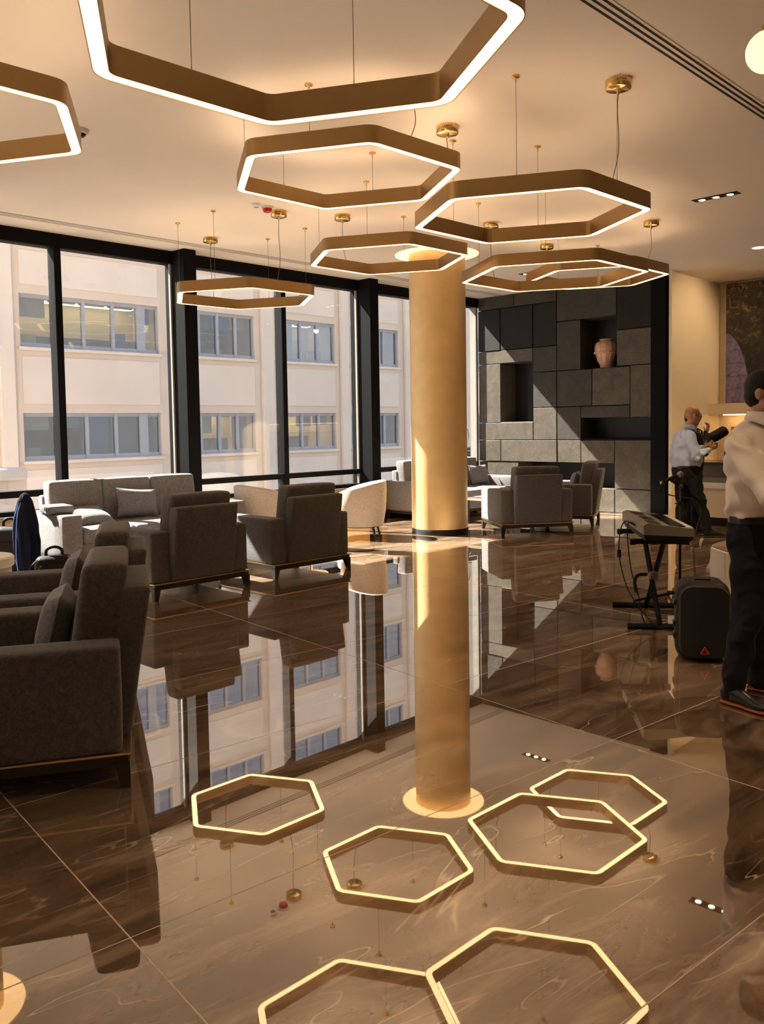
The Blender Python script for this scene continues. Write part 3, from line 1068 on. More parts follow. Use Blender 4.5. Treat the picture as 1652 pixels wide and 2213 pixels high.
def downlight(label, x, y, energy, aim=None):
    o = thing('downlight', label, 'downlight', (x, y, ZC))
    bm = new_bm(); lathe(bm, [(0.085, -0.004), (0.10, -0.003), (0.10, 0)], 32); obj('rim', bm, MT['white'], o)
    bm = new_bm(); disc(bm, (0, 0, -0.006), 0.078, 28); obj('lens', bm, emit('downlight_lens', (1.0, 0.80, 0.52), 6), o)
    ld = bpy.data.lights.new('down_beam', 'SPOT')
    ld.energy = energy
    ld.spot_size = R(95)
    ld.spot_blend = 0.8
    ld.shadow_soft_size = 0.06
    ld.color = (1.0, 0.70, 0.40)
    lo = bpy.data.objects.new('down_beam', ld)
    COL.objects.link(lo)
    lo.parent = o
    lo.location = (0, 0, -0.03)
    if aim:
        lo.rotation_euler = Vector(aim).to_track_quat('-Z', 'Y').to_euler()
    return o
downlight('round ceiling downlight beside the picture', 12.48, 4.69, 170)
downlight('round ceiling downlight out of frame, aimed at the beige return wall', 14.2, 4.55, 120, (-0.25, 1.85, -1.35))

glb = thing('globe_lamp', 'glowing round globe lamp cut off by the right edge at the top', 'pendant lamp', (4.62, 1.70, 3.45))
bm = new_bm(); ball(bm, (0, 0, 0), 0.105, seg=28, rings=18); obj('globe', bm, emit('globe_glow', (1.0, 0.70, 0.29), 1.3), glb, smooth=True)
bm = new_bm(); lathe(bm, [(0.03, 0.10), (0.03, 0.13), (0.006, 0.14), (0.006, 0.55)], 16); obj('stem', bm, MT['brightbrass'], glb)

# ------------------------------------------------------------------ office building across the street
lime = plain('limestone', (0.74, 0.585, 0.465), 0.85, spec=0.2, var=0.05, vscale=0.7, bump=0.05, bscale=12)
lime2 = plain('limestone_pale', (0.80, 0.66, 0.545), 0.85, spec=0.2, var=0.05, vscale=0.6, bump=0.05, bscale=12)
alu = plain('grey_aluminium', (0.40, 0.40, 0.43), 0.5, var=0.04)
wing = glass('office_glass', (0.74, 0.78, 0.84), 0.15, 0.6)
wing2 = glass('office_glass_reflective', (0.55, 0.65, 0.80), 0.34, 0.5)
FY = 27.0
bld = thing('office_building', 'pale limestone office block with grey strip windows across the street', 'building', (0, 0, 0))
rows = [(-3.0, -1.5), (0.64, 2.16), (4.27, 5.94), (7.60, 9.30), (11.5, 13.25)]
bays = [(6.0, 10.2, 4), (11.35, 16.30, 5), (17.65, 20.52, 4), (21.62, 24.80, 4), (25.72, 28.75, 4), (29.95, 33.0, 4), (34.2, 37.3, 4), (38.4, 41.4, 4), (42.5, 45.5, 4)]
zs = [-7.0] + [v for r_2 in rows for v in r_2] + [15.5]
for k in range(0, len(zs), 2):
    bxo('facade_band', 4.5, 47.0, FY, FY + 2.2, zs[k], zs[k + 1], lime, bld)
for (z0, z1) in rows:
    e0 = 4.5
    for (x0, x1, _) in bays + [(47.0, 47.0, 0)]:
        if x0 > e0:
            bxo('pier', e0, x0, FY, FY + 2.2, z0, z1, lime, bld)
        e0 = x1
bxo('end_wall', 4.3, 4.5, FY, FY + 8, -7, 15.5, lime, bld)
for (x0, x1) in ((10.62, 11.10), (16.90, 17.40), (20.80, 21.38), (25.05, 25.52), (29.10, 29.62), (33.3, 33.9), (37.6, 38.1), (41.7, 42.2)):
    bxo('pilaster', x0, x1, FY - 0.16, FY, -7.0, 15.5, lime2, bld, bev=0.02, seg=1)
for zz in (3.95, 7.12, 0.30, 10.55):
    pass
wk = 0
blinds = [plain('blind_cream', (0.62, 0.50, 0.28), 0.7), plain('blind_grey', (0.24, 0.24, 0.24), 0.7), plain('blind_blue', (0.12, 0.19, 0.34), 0.6)]
roomd = plain('office_room', (0.16, 0.155, 0.15), 0.8, var=0.6, vscale=0.9)
bxo('room_back', 4.6, 46.9, FY + 1.9, FY + 2.0, -7, 15, roomd, bld)
officelamp = emit('office_tube', (1.0, 0.80, 0.42), 7.0)
for ri, (z0, z1) in enumerate(rows):
    if ri == 0:
        continue
    for bi, (x0, x1, np_) in enumerate(bays):
        # raised spandrel panel under each window row, and the projecting sill
        bxo('spandrel_panel', x0 + 0.02, x1 - 0.02, FY - 0.035, FY, zs[2 * ri] + 0.28, z0 - 0.30, lime2, bld, bev=0.015, seg=1)
        bxo('window_sill', x0 - 0.08, x1 + 0.08, FY - 0.10, FY + 0.1, z0 - 0.12, z0 - 0.02, lime2, bld, bev=0.01, seg=1)
        bm = new_bm()
        t = 0.055
        yA, yB = FY + 0.10, FY + 0.20
        box(bm, x0, x1, yA, yB, z0, z0 + 0.09)
        box(bm, x0, x1, yA, yB, z1 - 0.08, z1)
        if np_ == 5:
            wts = [1.05, 1.0, 1.0, 1.0, 0.62]
        else:
            wts = [1.0] * np_
            if bi > 1:
                wts[0] = 0.45
        tot = sum(wts)
        xs = [x0]
        for w in wts:
            xs.append(xs[-1] + (x1 - x0) * w / tot)
        for q, xv in enumerate(xs):
            hw = t if q not in (0, len(xs) - 1) else t * 0.9
            if np_ == 5 and q == 4:
                hw = 0.16
            box(bm, max(x0, xv - hw), min(x1, xv + hw), yA - 0.02, yB, z0, z1)
        for a, b in zip(xs, xs[1:]):      # sash rims
            box(bm, a + 0.06, b - 0.06, yA + 0.02, yB - 0.02, z0 + 0.09, z0 + 0.13)
            box(bm, a + 0.06, b - 0.06, yA + 0.02, yB - 0.02, z1 - 0.12, z1 - 0.08)
        wf = obj('window', bm, alu, bld)
        for q, (a, b) in enumerate(zip(xs, xs[1:])):
            bxo('pane', a + 0.03, b - 0.03, yA + 0.05, yA + 0.058, z0 + 0.05, z1 - 0.04, wing2 if ri >= 3 or (ri == 2 and bi >= 3) else wing, wf)
        rnd = random.Random(ri * 31 + bi)
        for q, (a, b) in enumerate(zip(xs, xs[1:])):
            c = rnd.random()
            hh = (z1 - z0) * rnd.choice((0.32, 0.36, 0.4, 0.9, 0.5))
            mt = blinds[0] if c < 0.50 else (blinds[1] if c < 0.75 else blinds[2])
            lit = ri in (1, 2) and bi in (1, 2, 3) and (bi + ri * 2) % 3 != 0
            if lit and rnd.random() < 0.7:
                hh = 0.14
            if ri >= 3:
                mt = blinds[2] if c < 0.6 else blinds[1]
            bxo('blind', a + 0.05, b - 0.05, FY + 0.55, FY + 0.56, z1 - hh, z1, mt, wf)
            if rnd.random() < 0.6:
                xm = (a + b) / 2 + rnd.uniform(-0.1, 0.1)
                bxo('cabinet', xm - 0.22, xm + 0.22, FY + 0.7, FY + 1.0, z0, z0 + rnd.uniform(0.3, 0.7), blinds[rnd.randrange(3)], wf)
        if lit:
            bxo('room_wall', x0, x1, FY + 1.80, FY + 1.88, z0 + 0.55, z1, blinds[0], wf)
            bxo('office_light', x0 + 0.3, x1 - 0.3, FY + 1.2, FY + 1.5, z1 - 0.04, z1 - 0.015, officelamp, wf)

# low stone parapet and street outside at the left
par = thing('parapet_wall', 'low stone parapet outside the window at the left edge', 'wall', (0, 0, 0))
bxo('wall_body', 2.0, 7.55, 18.0, 18.45, -7, 0.55, lime, par)
for q in range(9):
    bxo('coping_stone', 2.02 + 0.62 * q, 2.62 + 0.62 * q, 17.9, 18.55, 0.55, 0.80, lime2, par, bev=0.05, seg=2)
gr = tag(bxo('ground_outside', -40, 90, 10.5, 90, -7.2, -7.0, plain('street_paving', (0.34, 0.31, 0.29), 0.9, var=0.1)), 'paved street below the windows', kind='structure')
far = thing('distant_building', 'bluish building far down the street at the left edge', 'building', (0, 0, 0))
bxo('block', -14, 3.0, 40, 52, -7, 5.5, plain('far_wall', (0.42, 0.44, 0.52), 0.9, var=0.15), far)
for q in range(6):
    bxo('window_strip', -13.5, 2.5, 39.9, 40.0, -5.5 + 1.9 * q, -4.4 + 1.9 * q, plain('far_window', (0.10, 0.14, 0.24), 0.2), far)

# ------------------------------------------------------------------ lounge furniture
def leg_bm(x, y, sx, sy, h=0.115, w0=0.068, w1=0.038):
    """tapered block leg: straight on its outer faces"""
    bm = new_bm()
    v = []
    for z, w in ((0.0, w1), (h, w0)):
        for (a, b) in ((0, 0), (1, 0), (1, 1), (0, 1)):
            v.append(bm.verts.new((x - sx * a * w, y - sy * b * w, z)))
    fs = [(0, 3, 2, 1), (4, 5, 6, 7), (0, 1, 5, 4), (1, 2, 6, 5), (2, 3, 7, 6), (3, 0, 4, 7)]
    for f in fs:
        bm.faces.new([v[i] for i in f])
    bmesh.ops.recalc_face_normals(bm, faces=bm.faces)
    return bm

def seam(bm, pts, r=0.0035):
    tube(bm, pts, r, 6)

def base_parts(o, W, D, m=0.0):
    hw = W / 2
    for sx in (-1, 1):
        for (yy, sy) in ((0.0, -1), (D, 1)):
            obj('leg', leg_bm(sx * (hw - 0.004), yy + (-sy) * 0.004, sx, sy), MT['wood'], o)
    bm = new_bm(); box(bm, -hw + 0.012, hw - 0.012, 0.012, D - 0.012, 0.10, 0.150); obj('base_frame', bm, MT['wood'], o)
    bm = new_bm(); box(bm, -hw - 0.003, hw + 0.003, -0.003, D + 0.003, 0.150, 0.159); obj('gold_trim', bm, MT['goldtrim'], o)

def piping(o, x0, x1, y0, y1, z, mat):
    bm = new_bm()
    seam(bm, [(x0, y0, z), (x1, y0, z), (x1, y1, z), (x0, y1, z), (x0, y0, z)])
    return obj('piping', bm, mat, o)

ARM_W, ARM_H, CW, CD = 0.20, 0.625, 1.07, 0.96
def make_armchair():
    o = thing('armchair', 'x', 'armchair')
    mt = MT['chair']
    base_parts(o, CW, CD)
    hw = CW / 2
    for sx in (-1, 1):
        x0, x1 = sorted((sx * hw, sx * (hw - ARM_W)))
        a = obj('armrest', soft_box(x0, x1, 0.035, CD, 0.159, ARM_H, 0.022, 0.004, 3), mt, o, smooth=True)
        bm = new_bm()
        for xs_ in (x0 + 0.004, x1 - 0.004):
            seam(bm, [(xs_, 0.06, 0.18), (xs_, 0.06, ARM_H - 0.035), (xs_, CD - 0.02, ARM_H - 0.035), (xs_, CD - 0.02, 0.18)], 0.003)
        obj('seam', bm, mt, a)
    # raked rear panel
    sh = Matrix.Shear('XY', 4, (0, 0))
    def rake(bm, y_per_z, z0):
        for v in bm.verts:
            v.co.y -= (v.co.z - z0) * y_per_z
    iw = hw - ARM_W + 0.006
    bm = soft_box(-iw, iw, 0.0, 0.135, 0.159, 0.845, 0.022, 0.004, 4)
    rake(bm, 0.155, 0.159)
    bp_ = obj('back_panel', bm, mt, o, smooth=True)
    bm = new_bm()
    f = lambda z: -(z - 0.159) * 0.155 + 0.002
    seam(bm, [(-iw + 0.02, f(0.18), 0.18), (-iw + 0.02, f(0.825), 0.825), (iw - 0.02, f(0.825), 0.825), (iw - 0.02, f(0.18), 0.18)], 0.003)
    obj('seam', bm, mt, bp_)
    bm = soft_box(-iw + 0.01, iw - 0.01, 0.115, 0.315, 0.44, 0.955, 0.035, 0.010, 5)
    rake(bm, 0.16, 0.159)
    bc_ = obj('back_cushion', bm, mt, o, smooth=True)
    bm = new_bm()
    g2 = lambda y, z: y - (z - 0.159) * 0.16
    for yy in (0.125, 0.305):
        seam(bm, [(-iw + 0.035, g2(yy, 0.5), 0.5), (-iw + 0.035, g2(yy, 0.935), 0.935), (iw - 0.035, g2(yy, 0.935), 0.935), (iw - 0.035, g2(yy, 0.5), 0.5)], 0.003)
    obj('piping', bm, mt, bc_)
    obj('seat_platform', soft_box(-iw, iw, 0.12, CD - 0.02, 0.159, 0.30, 0.015, 0, 0), mt, o, smooth=True)
    obj('seat_cushion', soft_box(-iw + 0.008, iw - 0.008, 0.24, CD + 0.005, 0.30, 0.455, 0.04, 0.02, 5), mt, o, smooth=True)
    return o

def lumbar(label, parent_loc, rotz, lx, ly, lz, tilt=R(14), w=0.46, h=0.34, t=0.15):
    o = obj('scatter_cushion', pillow_bm(w, h, t), MT['pillow'], None, smooth=True)
    m = Matrix.Translation(parent_loc) @ Matrix.Rotation(rotz, 4, 'Z') @ Matrix.Translation((lx, ly, lz)) @ Matrix.Rotation(tilt, 4, 'X')
    o.matrix_world = m
    return tag(o, label, 'cushion')

GRP = 'taupe fabric lounge armchairs'
arm0 = make_armchair()
def place(o, label, x, y, facing):
    """x, y = rear centre; facing = heading angle (deg) of the seat"""
    o.location = (x, y, 0)
    o.rotation_euler = (0, 0, R(facing - 90))
    o['label'] = label
    o['group'] = GRP
    return o
fN = 150.5
rN = Vector((math.cos(R(fN - 90)), math.sin(R(fN - 90)), 0))
n1 = Vector((1.81, 3.33, 0)) + rN * 0.535
n2 = n1 + rN * 1.27
place(arm0, 'nearest taupe armchair, side-on and cut off by the left edge', n1.x, n1.y, fN)
place(copy_tree(arm0), 'taupe armchair right behind the nearest one at the left edge', n2.x, n2.y, fN)
place(copy_tree(arm0), 'taupe armchair with its back to us, in front of the window sofa', 4.515, 6.80, 90)
place(copy_tree(arm0), 'taupe armchair with its back to us and sunlit left side, left of the column', 5.895, 6.80, 90)
place(copy_tree(arm0), 'taupe armchair with its back to us just right of the gold column', 10.04, 6.775, 55)
place(copy_tree(arm0), 'taupe armchair by the stone wall, seen from its rear corner', 11.86, 6.90, 115)
lumbar('small grey cushion leaning in the nearest armchair', n1, R(fN - 90), 0.0, 0.335, 0.635)
lumbar('small grey cushion leaning in the armchair behind the nearest one', n2, R(fN - 90), 0.0, 0.335, 0.635)
lumbar('small cushion on the armchair by the stone wall', Vector((11.86, 6.90, 0)), R(25), 0.0, 0.335, 0.635)

def make_sofa():
    W, D = 2.44, 1.04
    o = thing('sofa', 'x', 'sofa')
    mt = MT['sofa']
    hw = W / 2
    base_parts(o, W, D)
    for sx in (-1, 1):
        x0, x1 = sorted((sx * hw, sx * (hw - 0.23)))
        obj('armrest', soft_box(x0, x1, 0.03, D, 0.159, 0.63, 0.025, 0.004, 3), mt, o, smooth=True)
    iw = hw - 0.23
    def rake(bm, k, z0):
        for v in bm.verts:
            v.co.y -= (v.co.z - z0) * k
    bm = soft_box(-iw - 0.02, iw + 0.02, 0.0, 0.13, 0.159, 0.80, 0.025, 0, 4)
    rake(bm, 0.08, 0.159)
    obj('back_panel', bm, mt, o, smooth=True)
    n = 3
    cw = 2 * iw / n
    for q in range(n):
        xa = -iw + cw * q
        bm = soft_box(xa + 0.004, xa + cw - 0.004, 0.12, 0.33, 0.43, 0.965, 0.030, 0.012, 5)
        rake(bm, 0.12, 0.159)
        b_ = obj('back_cushion', bm, mt, o, smooth=True)
        bm = new_bm()
        g2 = lambda y, z: y - (z - 0.159) * 0.12
        seam(bm, [(xa + 0.03, g2(0.325, 0.47), 0.47), (xa + 0.03, g2(0.325, 0.945), 0.945), (xa + cw - 0.03, g2(0.325, 0.945), 0.945), (xa + cw - 0.03, g2(0.325, 0.47), 0.47)], 0.003)
        obj('piping', bm, mt, b_)
        obj('seat_cushion', soft_box(xa + 0.004, xa + cw - 0.004, 0.26, D + 0.005, 0.30, 0.46, 0.035, 0.012, 5), mt, o, smooth=True)
    obj('seat_platform', soft_box(-iw, iw, 0.1, D - 0.02, 0.159, 0.30, 0.012, 0, 0), mt, o, smooth=True)
    return o
sofa0 = make_sofa()
sofa0['label'] = 'grey three-seat sofa under the windows at the left'
sofa0['group'] = 'grey window sofas'
sofa0.location = (5.365, 9.985, 0)
sofa0.rotation_euler = (0, 0, PI)
s2 = copy_tree(sofa0)
s2['label'] = 'grey three-seat sofa under the windows, mostly behind the gold column'
s2.location = (11.48, 9.985, 0)
def sofa_cushion(label, wx, wy, wz, yaw, tilt, roll=0, w=0.55, h=0.36):
    o = obj('scatter_cushion', pillow_bm(w, h, 0.15), MT['pillow'], None, smooth=True)
    o.matrix_world = Matrix.Translation((wx, wy, wz)) @ Matrix.Rotation(yaw, 4, 'Z') @ Matrix.Rotation(tilt, 4, 'X') @ Matrix.Rotation(roll, 4, 'Y')
    return tag(o, label, 'cushion')
sofa_cushion('grey cushion propped upright in the middle of the left window sofa', 5.38, 9.53, 0.665, R(0), R(-18), R(6), 0.56, 0.36)
sofa_cushion('grey cushion lying flat on the left end of the window sofa', 4.70, 9.45, 0.555, R(8), R(-66), 0, 0.52, 0.40)
sofa_cushion('grey cushion at the right end of the sofa behind the column', 12.18, 9.48, 0.665, R(-12), R(-18), 0, 0.42, 0.36)

def make_barrel():
    o = thing('barrel_chair', 'x', 'armchair')
    mt = MT['boucle']
    Ro, t = 0.37, 0.075
    z0 = 0.17
    n = 44
    A0 = R(52)          # half opening at the front (+Y local)
    bm = new_bm()
    def top(s):         # s 0..1 along the shell from one arm to the other
        u = abs(2 * s - 1)
        return 0.66 + 0.14 * (1 - u ** 1.8)
    rows_ = []
    for k in range(n + 1):
        s = k / n
        a = PI / 2 + A0 + (2 * PI - 2 * A0) * s
        zt = top(s)
        dr = 0.03 * 0
        prof = [(Ro - 0.035, z0), (Ro - 0.005, z0 + 0.15), (Ro + 0.012, (z0 + zt) / 2), (Ro + 0.02, zt - 0.03), (Ro + 0.008, zt - 0.006), (Ro - t / 2 + 0.01, zt + 0.006),
                (Ro - t + 0.01, zt - 0.006), (Ro - t, zt - 0.03), (Ro - t - 0.01, 0.42), (Ro - t - 0.03, z0)]
        rows_.append([bm.verts.new((r_3 * math.cos(a), r_3 * math.sin(a), z)) for r_3, z in prof])
    m_ = len(rows_[0])
    for a, b in zip(rows_, rows_[1:]):
        for q in range(m_):
            bm.faces.new((a[q], b[q], b[(q + 1) % m_], a[(q + 1) % m_]))
    bm.faces.new(rows_[0])
    bm.faces.new(list(reversed(rows_[-1])))
    bmesh.ops.recalc_face_normals(bm, faces=bm.faces)
    obj('shell', bm, mt, o, smooth=True)
    bm = new_bm()
    lathe(bm, [(0.27, 0.17), (0.32, 0.19), (0.325, 0.36), (0.315, 0.42), (0.28, 0.45), (0.15, 0.458), (0.01, 0.46)], 36)
    obj('seat_cushion', bm, mt, o, smooth=True)
    bm = new_bm(); lathe(bm, [(0.30, 0.155), (0.33, 0.165), (0.33, 0.175)], 36); obj('base_plate', bm, MT['wood'], o)
    for sx in (-1, 1):
        for sy in (-1, 1):
            bm = new_bm(); tube(bm, [(sx * 0.215, sy * 0.215, 0.17), (sx * 0.255, sy * 0.255, 0.0)], [0.022, 0.012], 12)
            obj('leg', bm, MT['wood'], o)
    return o
bc = make_barrel()
bc['label'] = 'cream barrel chair between the left sofa and the column, facing right'
bc['group'] = 'cream barrel chairs'
bc.location = (7.12, 9.26, 0)
bc.rotation_euler = (0, 0, R(-10 - 90))
b2 = copy_tree(bc)
b2['label'] = 'cream barrel chair just left of the gold column, facing left'
b2.location = (8.32, 8.61, 0)
b2.rotation_euler = (0, 0, R(128 - 90))

def round_table(label, x, y, r, h, mat):
    o = thing('side_table', label, 'table', (x, y, 0))
    bm = new_bm(); lathe(bm, [(r - 0.01, h - 0.03), (r, h - 0.022), (r, h - 0.005), (r - 0.006, h)], 40); obj('table_top', bm, mat, o)
    bm = new_bm(); lathe(bm, [(0.03, 0.015), (0.03, h - 0.03)], 20); obj('stem', bm, MT['goldtrim'], o)
    bm = new_bm(); lathe(bm, [(r * 0.7, 0.0), (r * 0.7, 0.012), (0.03, 0.018)], 36); obj('foot', bm, MT['goldtrim'], o)
    return o
round_table('small round white table between the two barrel chairs', 7.74, 9.02, 0.25, 0.50, MT['white'])
ct = thing('coffee_table', 'low white coffee table in front of the left window sofa', 'table', (5.35, 8.25, 0))
bm = new_bm(); box(bm, -0.55, 0.55, -0.28, 0.28, 0.36, 0.40); obj('table_top', bm, MT['white'], ct)
for sx in (-1, 1):
    for sy in (-1, 1):
        bm = new_bm(); box(bm, sx * 0.52 - 0.02, sx * 0.52 + 0.02, sy * 0.25 - 0.02, sy * 0.25 + 0.02, 0, 0.36); obj('leg', bm, MT['wood'], ct)
ct2 = copy_tree(ct)
ct2['label'] = 'low white coffee table between the right sofa and the armchairs'
ct2.location = (11.15, 8.25, 0)

# tall rounded white side table at the left edge
wt = thing('drum_table', 'pale rounded drum table cut off by the left edge', 'table', (2.75, 7.60, 0))
bm = new_bm(); lathe(bm, [(0.26, 0.0), (0.27, 0.03), (0.27, 0.38), (0.265, 0.40)], 40); obj('body', bm, plain('drum_beige', (0.60, 0.50, 0.38), 0.5, var=0.03), wt, smooth=True)
bm = new_bm(); lathe(bm, [(0.285, 0.40), (0.295, 0.41), (0.295, 0.475), (0.28, 0.49)], 40); obj('table_top', bm, MT['white'], wt)

# projector on the sofa arm
pj = thing('projector', 'grey projector standing on the left arm of the window sofa', 'projector', (4.265, 9.36, 0.632), R(-8))
grey = plain('projector_grey', (0.155, 0.160, 0.17), 0.45, var=0.04)
bm = soft_box(-0.14, 0.14, -0.20, 0.16, 0.008, 0.095, 0.018, 0.0, 0); obj('body', bm, grey, pj, smooth=True)
bm = new_bm(); lathe(bm, [(0.036, 0.0), (0.040, 0.012), (0.03, 0.013), (0.026, 0.006)], 24)
bmesh.ops.rotate(bm, verts=bm.verts, matrix=Matrix.Rotation(R(-90), 3, 'Y'))
bmesh.ops.translate(bm, verts=bm.verts, vec=(-0.138, -0.10, 0.052)); obj('lens_ring', bm, plain('lens_silver', (0.45, 0.45, 0.45), 0.3, metal=0.8), pj)
bm = new_bm(); ball(bm, (-0.142, -0.10, 0.052), 0.006, 0.024, 0.024, seg=16, rings=8); obj('lens', bm, MT['blackgloss'], pj)
bm = new_bm(); box(bm, -0.1405, -0.13, -0.195, -0.05, 0.02, 0.085); obj('lens_panel', bm, MT['blackmatte'], pj)
for sx in (-0.1, 0.1):
    for sy in (-0.15, 0.12):
        bm = new_bm(); lathe(bm, [(0.012, 0), (0.012, 0.012)], 10, (sx, sy, 0)); obj('foot', bm, MT['blackmatte'], pj)

# bags and the jacket at the left
def shoulder_bag(label, x, y, rz, w, d, h):
    o = thing('shoulder_bag', label, 'bag', (x, y, 0), rz)
    mt = plain('bag_nylon', (0.004, 0.004, 0.0045), 0.65, spec=0.15, bump=0.2, bscale=40)
    bm = soft_box(-w / 2, w / 2, -d / 2, d / 2, 0.0, h, 0.05, 0.02, 3); obj('body', bm, mt, o, smooth=True)
    bm = soft_box(-w / 2 + 0.03, w / 2 - 0.03, -d / 2 - 0.035, -d / 2 + 0.01, 0.03, h * 0.7, 0.018, 0.01, 2); obj('front_pocket', bm, mt, o, smooth=True)
    bm = new_bm(); tube(bm, spline([(-w * 0.22, 0, h - 0.01), (-w * 0.2, 0, h + 0.07), (0, 0, h + 0.10), (w * 0.2, 0, h + 0.07), (w * 0.22, 0, h - 0.01)], 6), 0.016, 8); obj('handle', bm, mt, o, smooth=True)
    bm = new_bm(); tube(bm, spline([(-w / 2, 0, h * 0.8), (-w / 2 - 0.05, -0.04, h * 0.6), (-w / 2 - 0.04, -0.08, 0.1), (-w / 2 + 0.1, -d / 2 - 0.06, 0.02)], 6), 0.014, 8); obj('strap', bm, mt, o, smooth=True)
    for sx in (-1, 1):
        bm = new_bm(); box(bm, sx * w / 2 - 0.012, sx * w / 2 + 0.03, -0.03, 0.03, h * 0.55, h * 0.85); obj('buckle', bm, mt, o)
    bm = new_bm()
    tube(bm, [(-0.05, -d / 2 - 0.037, h * 0.5), (-0.02, -d / 2 - 0.038, h * 0.53), (0.01, -d / 2 - 0.038, h * 0.49), (0.04, -d / 2 - 0.037, h * 0.52)], 0.004, 6)
    obj('emblem', bm, MT['slotgrey'], o)
    return o
shoulder_bag('black shoulder bag on the floor right of the navy jacket', 3.88, 8.60, R(-25), 0.36, 0.2, 0.26)
shoulder_bag('tall black rucksack on the floor left of the navy jacket', 3.82, 9.55, R(-40), 0.32, 0.24, 0.50)

# navy jacket hung over a slim valet stand
jk = thing('jacket_stand', 'slim coat stand under the navy jacket at the left', 'coat stand', (3.82, 9.12, 0))
bm = new_bm(); tube(bm, [(0, 0, 0.02), (0, 0, 0.86)], 0.014, 10); obj('pole', bm, MT['black'], jk)
bm = new_bm(); lathe(bm, [(0.12, 0), (0.12, 0.012), (0.02, 0.025)], 28); obj('base', bm, MT['black'], jk)
bm = new_bm(); tube(bm, [(-0.05, 0.035, 0.80), (0, 0, 0.86), (0.05, -0.035, 0.80)], 0.010, 8); obj('hook_bar', bm, MT['black'], jk)
navy = plain('navy_wool', (0.0035, 0.0050, 0.0150), 0.9, spec=0.1, var=0.25, vscale=6, bump=0.15, bscale=120)
bm = new_bm()
secs = []
rtv = Vector((0.70, -0.715, 0))
fwv = Vector((0.715, 0.70, 0))
for (z, w, d, off) in ((0.06, 0.105, 0.075, 0.0), (0.20, 0.122, 0.09, 0.0), (0.38, 0.136, 0.10, 0.005), (0.55, 0.128, 0.095, 0.0), (0.70, 0.108, 0.08, -0.005), (0.82, 0.078, 0.062, -0.005), (0.885, 0.04, 0.036, -0.005), (0.905, 0.010, 0.010, -0.005)):
    secs.append((Vector((0, 0, z)) + rtv * off, rtv * w, fwv * d))
loft(bm, secs, 36)
bmesh.ops.subdivide_edges(bm, edges=[e for e in bm.edges if abs(e.verts[0].co.z - e.verts[1].co.z) > 0.01], cuts=3)
for v in bm.verts:
    a = math.atan2(v.co.dot(fwv), v.co.dot(rtv))
    s = 1 + 0.09 * math.sin(7 * a + 6 * v.co.z) * min(1, (0.92 - v.co.z) * 3) + 0.04 * math.sin(13 * a)
    v.co.x *= s
    v.co.y *= s
jck = thing('jacket', 'navy wool jacket draped over the coat stand at the left', 'jacket', (3.82, 9.12, 0))
jb = obj('cloth', bm, navy, jck, smooth=True)
blin = plain('blue_lining', (0.055, 0.115, 0.36), 0.5, var=0.1)
bm = new_bm()
def jp(u, z, k=1.0):
    # point on the camera side of the jacket
    prof = {0.06: 0.105, 0.20: 0.122, 0.38: 0.136, 0.55: 0.128, 0.70: 0.108, 0.82: 0.078, 0.885: 0.04}
    zz_ = min(prof, key=lambda q: abs(q - z))
    w = prof[zz_]
    return Vector((0, 0, z)) + rtv * (w * u) - fwv * (0.76 * w * math.sqrt(max(0, 1 - u * u)) * 1.06 + 0.004)
tube(bm, spline([jp(-0.15, 0.88), jp(-0.45, 0.70), jp(-0.50, 0.55), jp(-0.55, 0.38), jp(-0.72, 0.20), jp(-0.78, 0.06)], 6), 0.006, 6)
obj('lining_edge', bm, blin, jck, smooth=True)
bm = new_bm()
tube(bm, spline([jp(-0.55, 0.80), jp(-0.9, 0.60), jp(-0.97, 0.38), jp(-0.9, 0.20), jp(-0.76, 0.10)], 6), 0.006, 6)
obj('lining_edge', bm, blin, jck, smooth=True)

# ------------------------------------------------------------------ keyboard on its stand, microphone, loudspeaker
KL = Vector((0.795, 0.606, 0)).normalized()      # length direction, away from us
KD = Vector((0.606, -0.795, 0)).normalized()     # toward the player
KN = Vector((5.79, 2.985, 0))                    # near rear corner
kr = math.atan2(KL.y, KL.x)
silver = plain('silver_plastic', (0.215, 0.195, 0.17), 0.36, metal=0.4, var=0.03)
st = thing('keyboard_stand', 'black X-shaped keyboard stand', 'stand', (KN.x, KN.y, 0), kr)
# local: x along length, y = -depth toward the player
bk = MT['black']
def kb_tube(name, pts, r=0.014, mat=None, n=4, parent=None):
    bm = new_bm(); tube(bm, pts, r, n); return obj(name, bm, mat or bk, parent or st)
for xf in (0.10, 0.87):
    kb_tube('foot_bar', [(xf, 0.10, 0.022), (xf, -0.42, 0.022)], 0.022)
for (xa, xb, yy) in ((0.10, 0.80, -0.14), (0.87, 0.17, -0.18)):
    kb_tube('cross_leg', [(xa, yy, 0.03), (xb, yy, 0.655)], 0.020)
for xf in (0.17, 0.80):
    kb_tube('support_arm', [(xf, 0.05, 0.655), (xf, -0.34, 0.655)], 0.020)
    for yy in (0.05, -0.34):
        bm = new_bm(); box(bm, xf - 0.024, xf + 0.024, yy - 0.02, yy + 0.02, 0.632, 0.672); obj('end_cap', bm, MT['blackmatte'], st)
bm = new_bm(); lathe(bm, [(0.045, 0), (0.045, 0.02), (0.03, 0.03)], 8)
bmesh.ops.rotate(bm, verts=bm.verts, matrix=Matrix.Rotation(R(-90), 3, 'Y'))
bmesh.ops.translate(bm, verts=bm.verts, vec=(0.44, -0.155, 0.345)); obj('clamp_plate', bm, plain('clamp_steel', (0.22, 0.20, 0.17), 0.4, metal=0.8), st)
kb_tube('clamp_lever', spline([(0.42, -0.10, 0.36), (0.41, -0.03, 0.355), (0.41, -0.005, 0.30), (0.41, -0.02, 0.22)], 5), 0.014, MT['blackmatte'], 8)

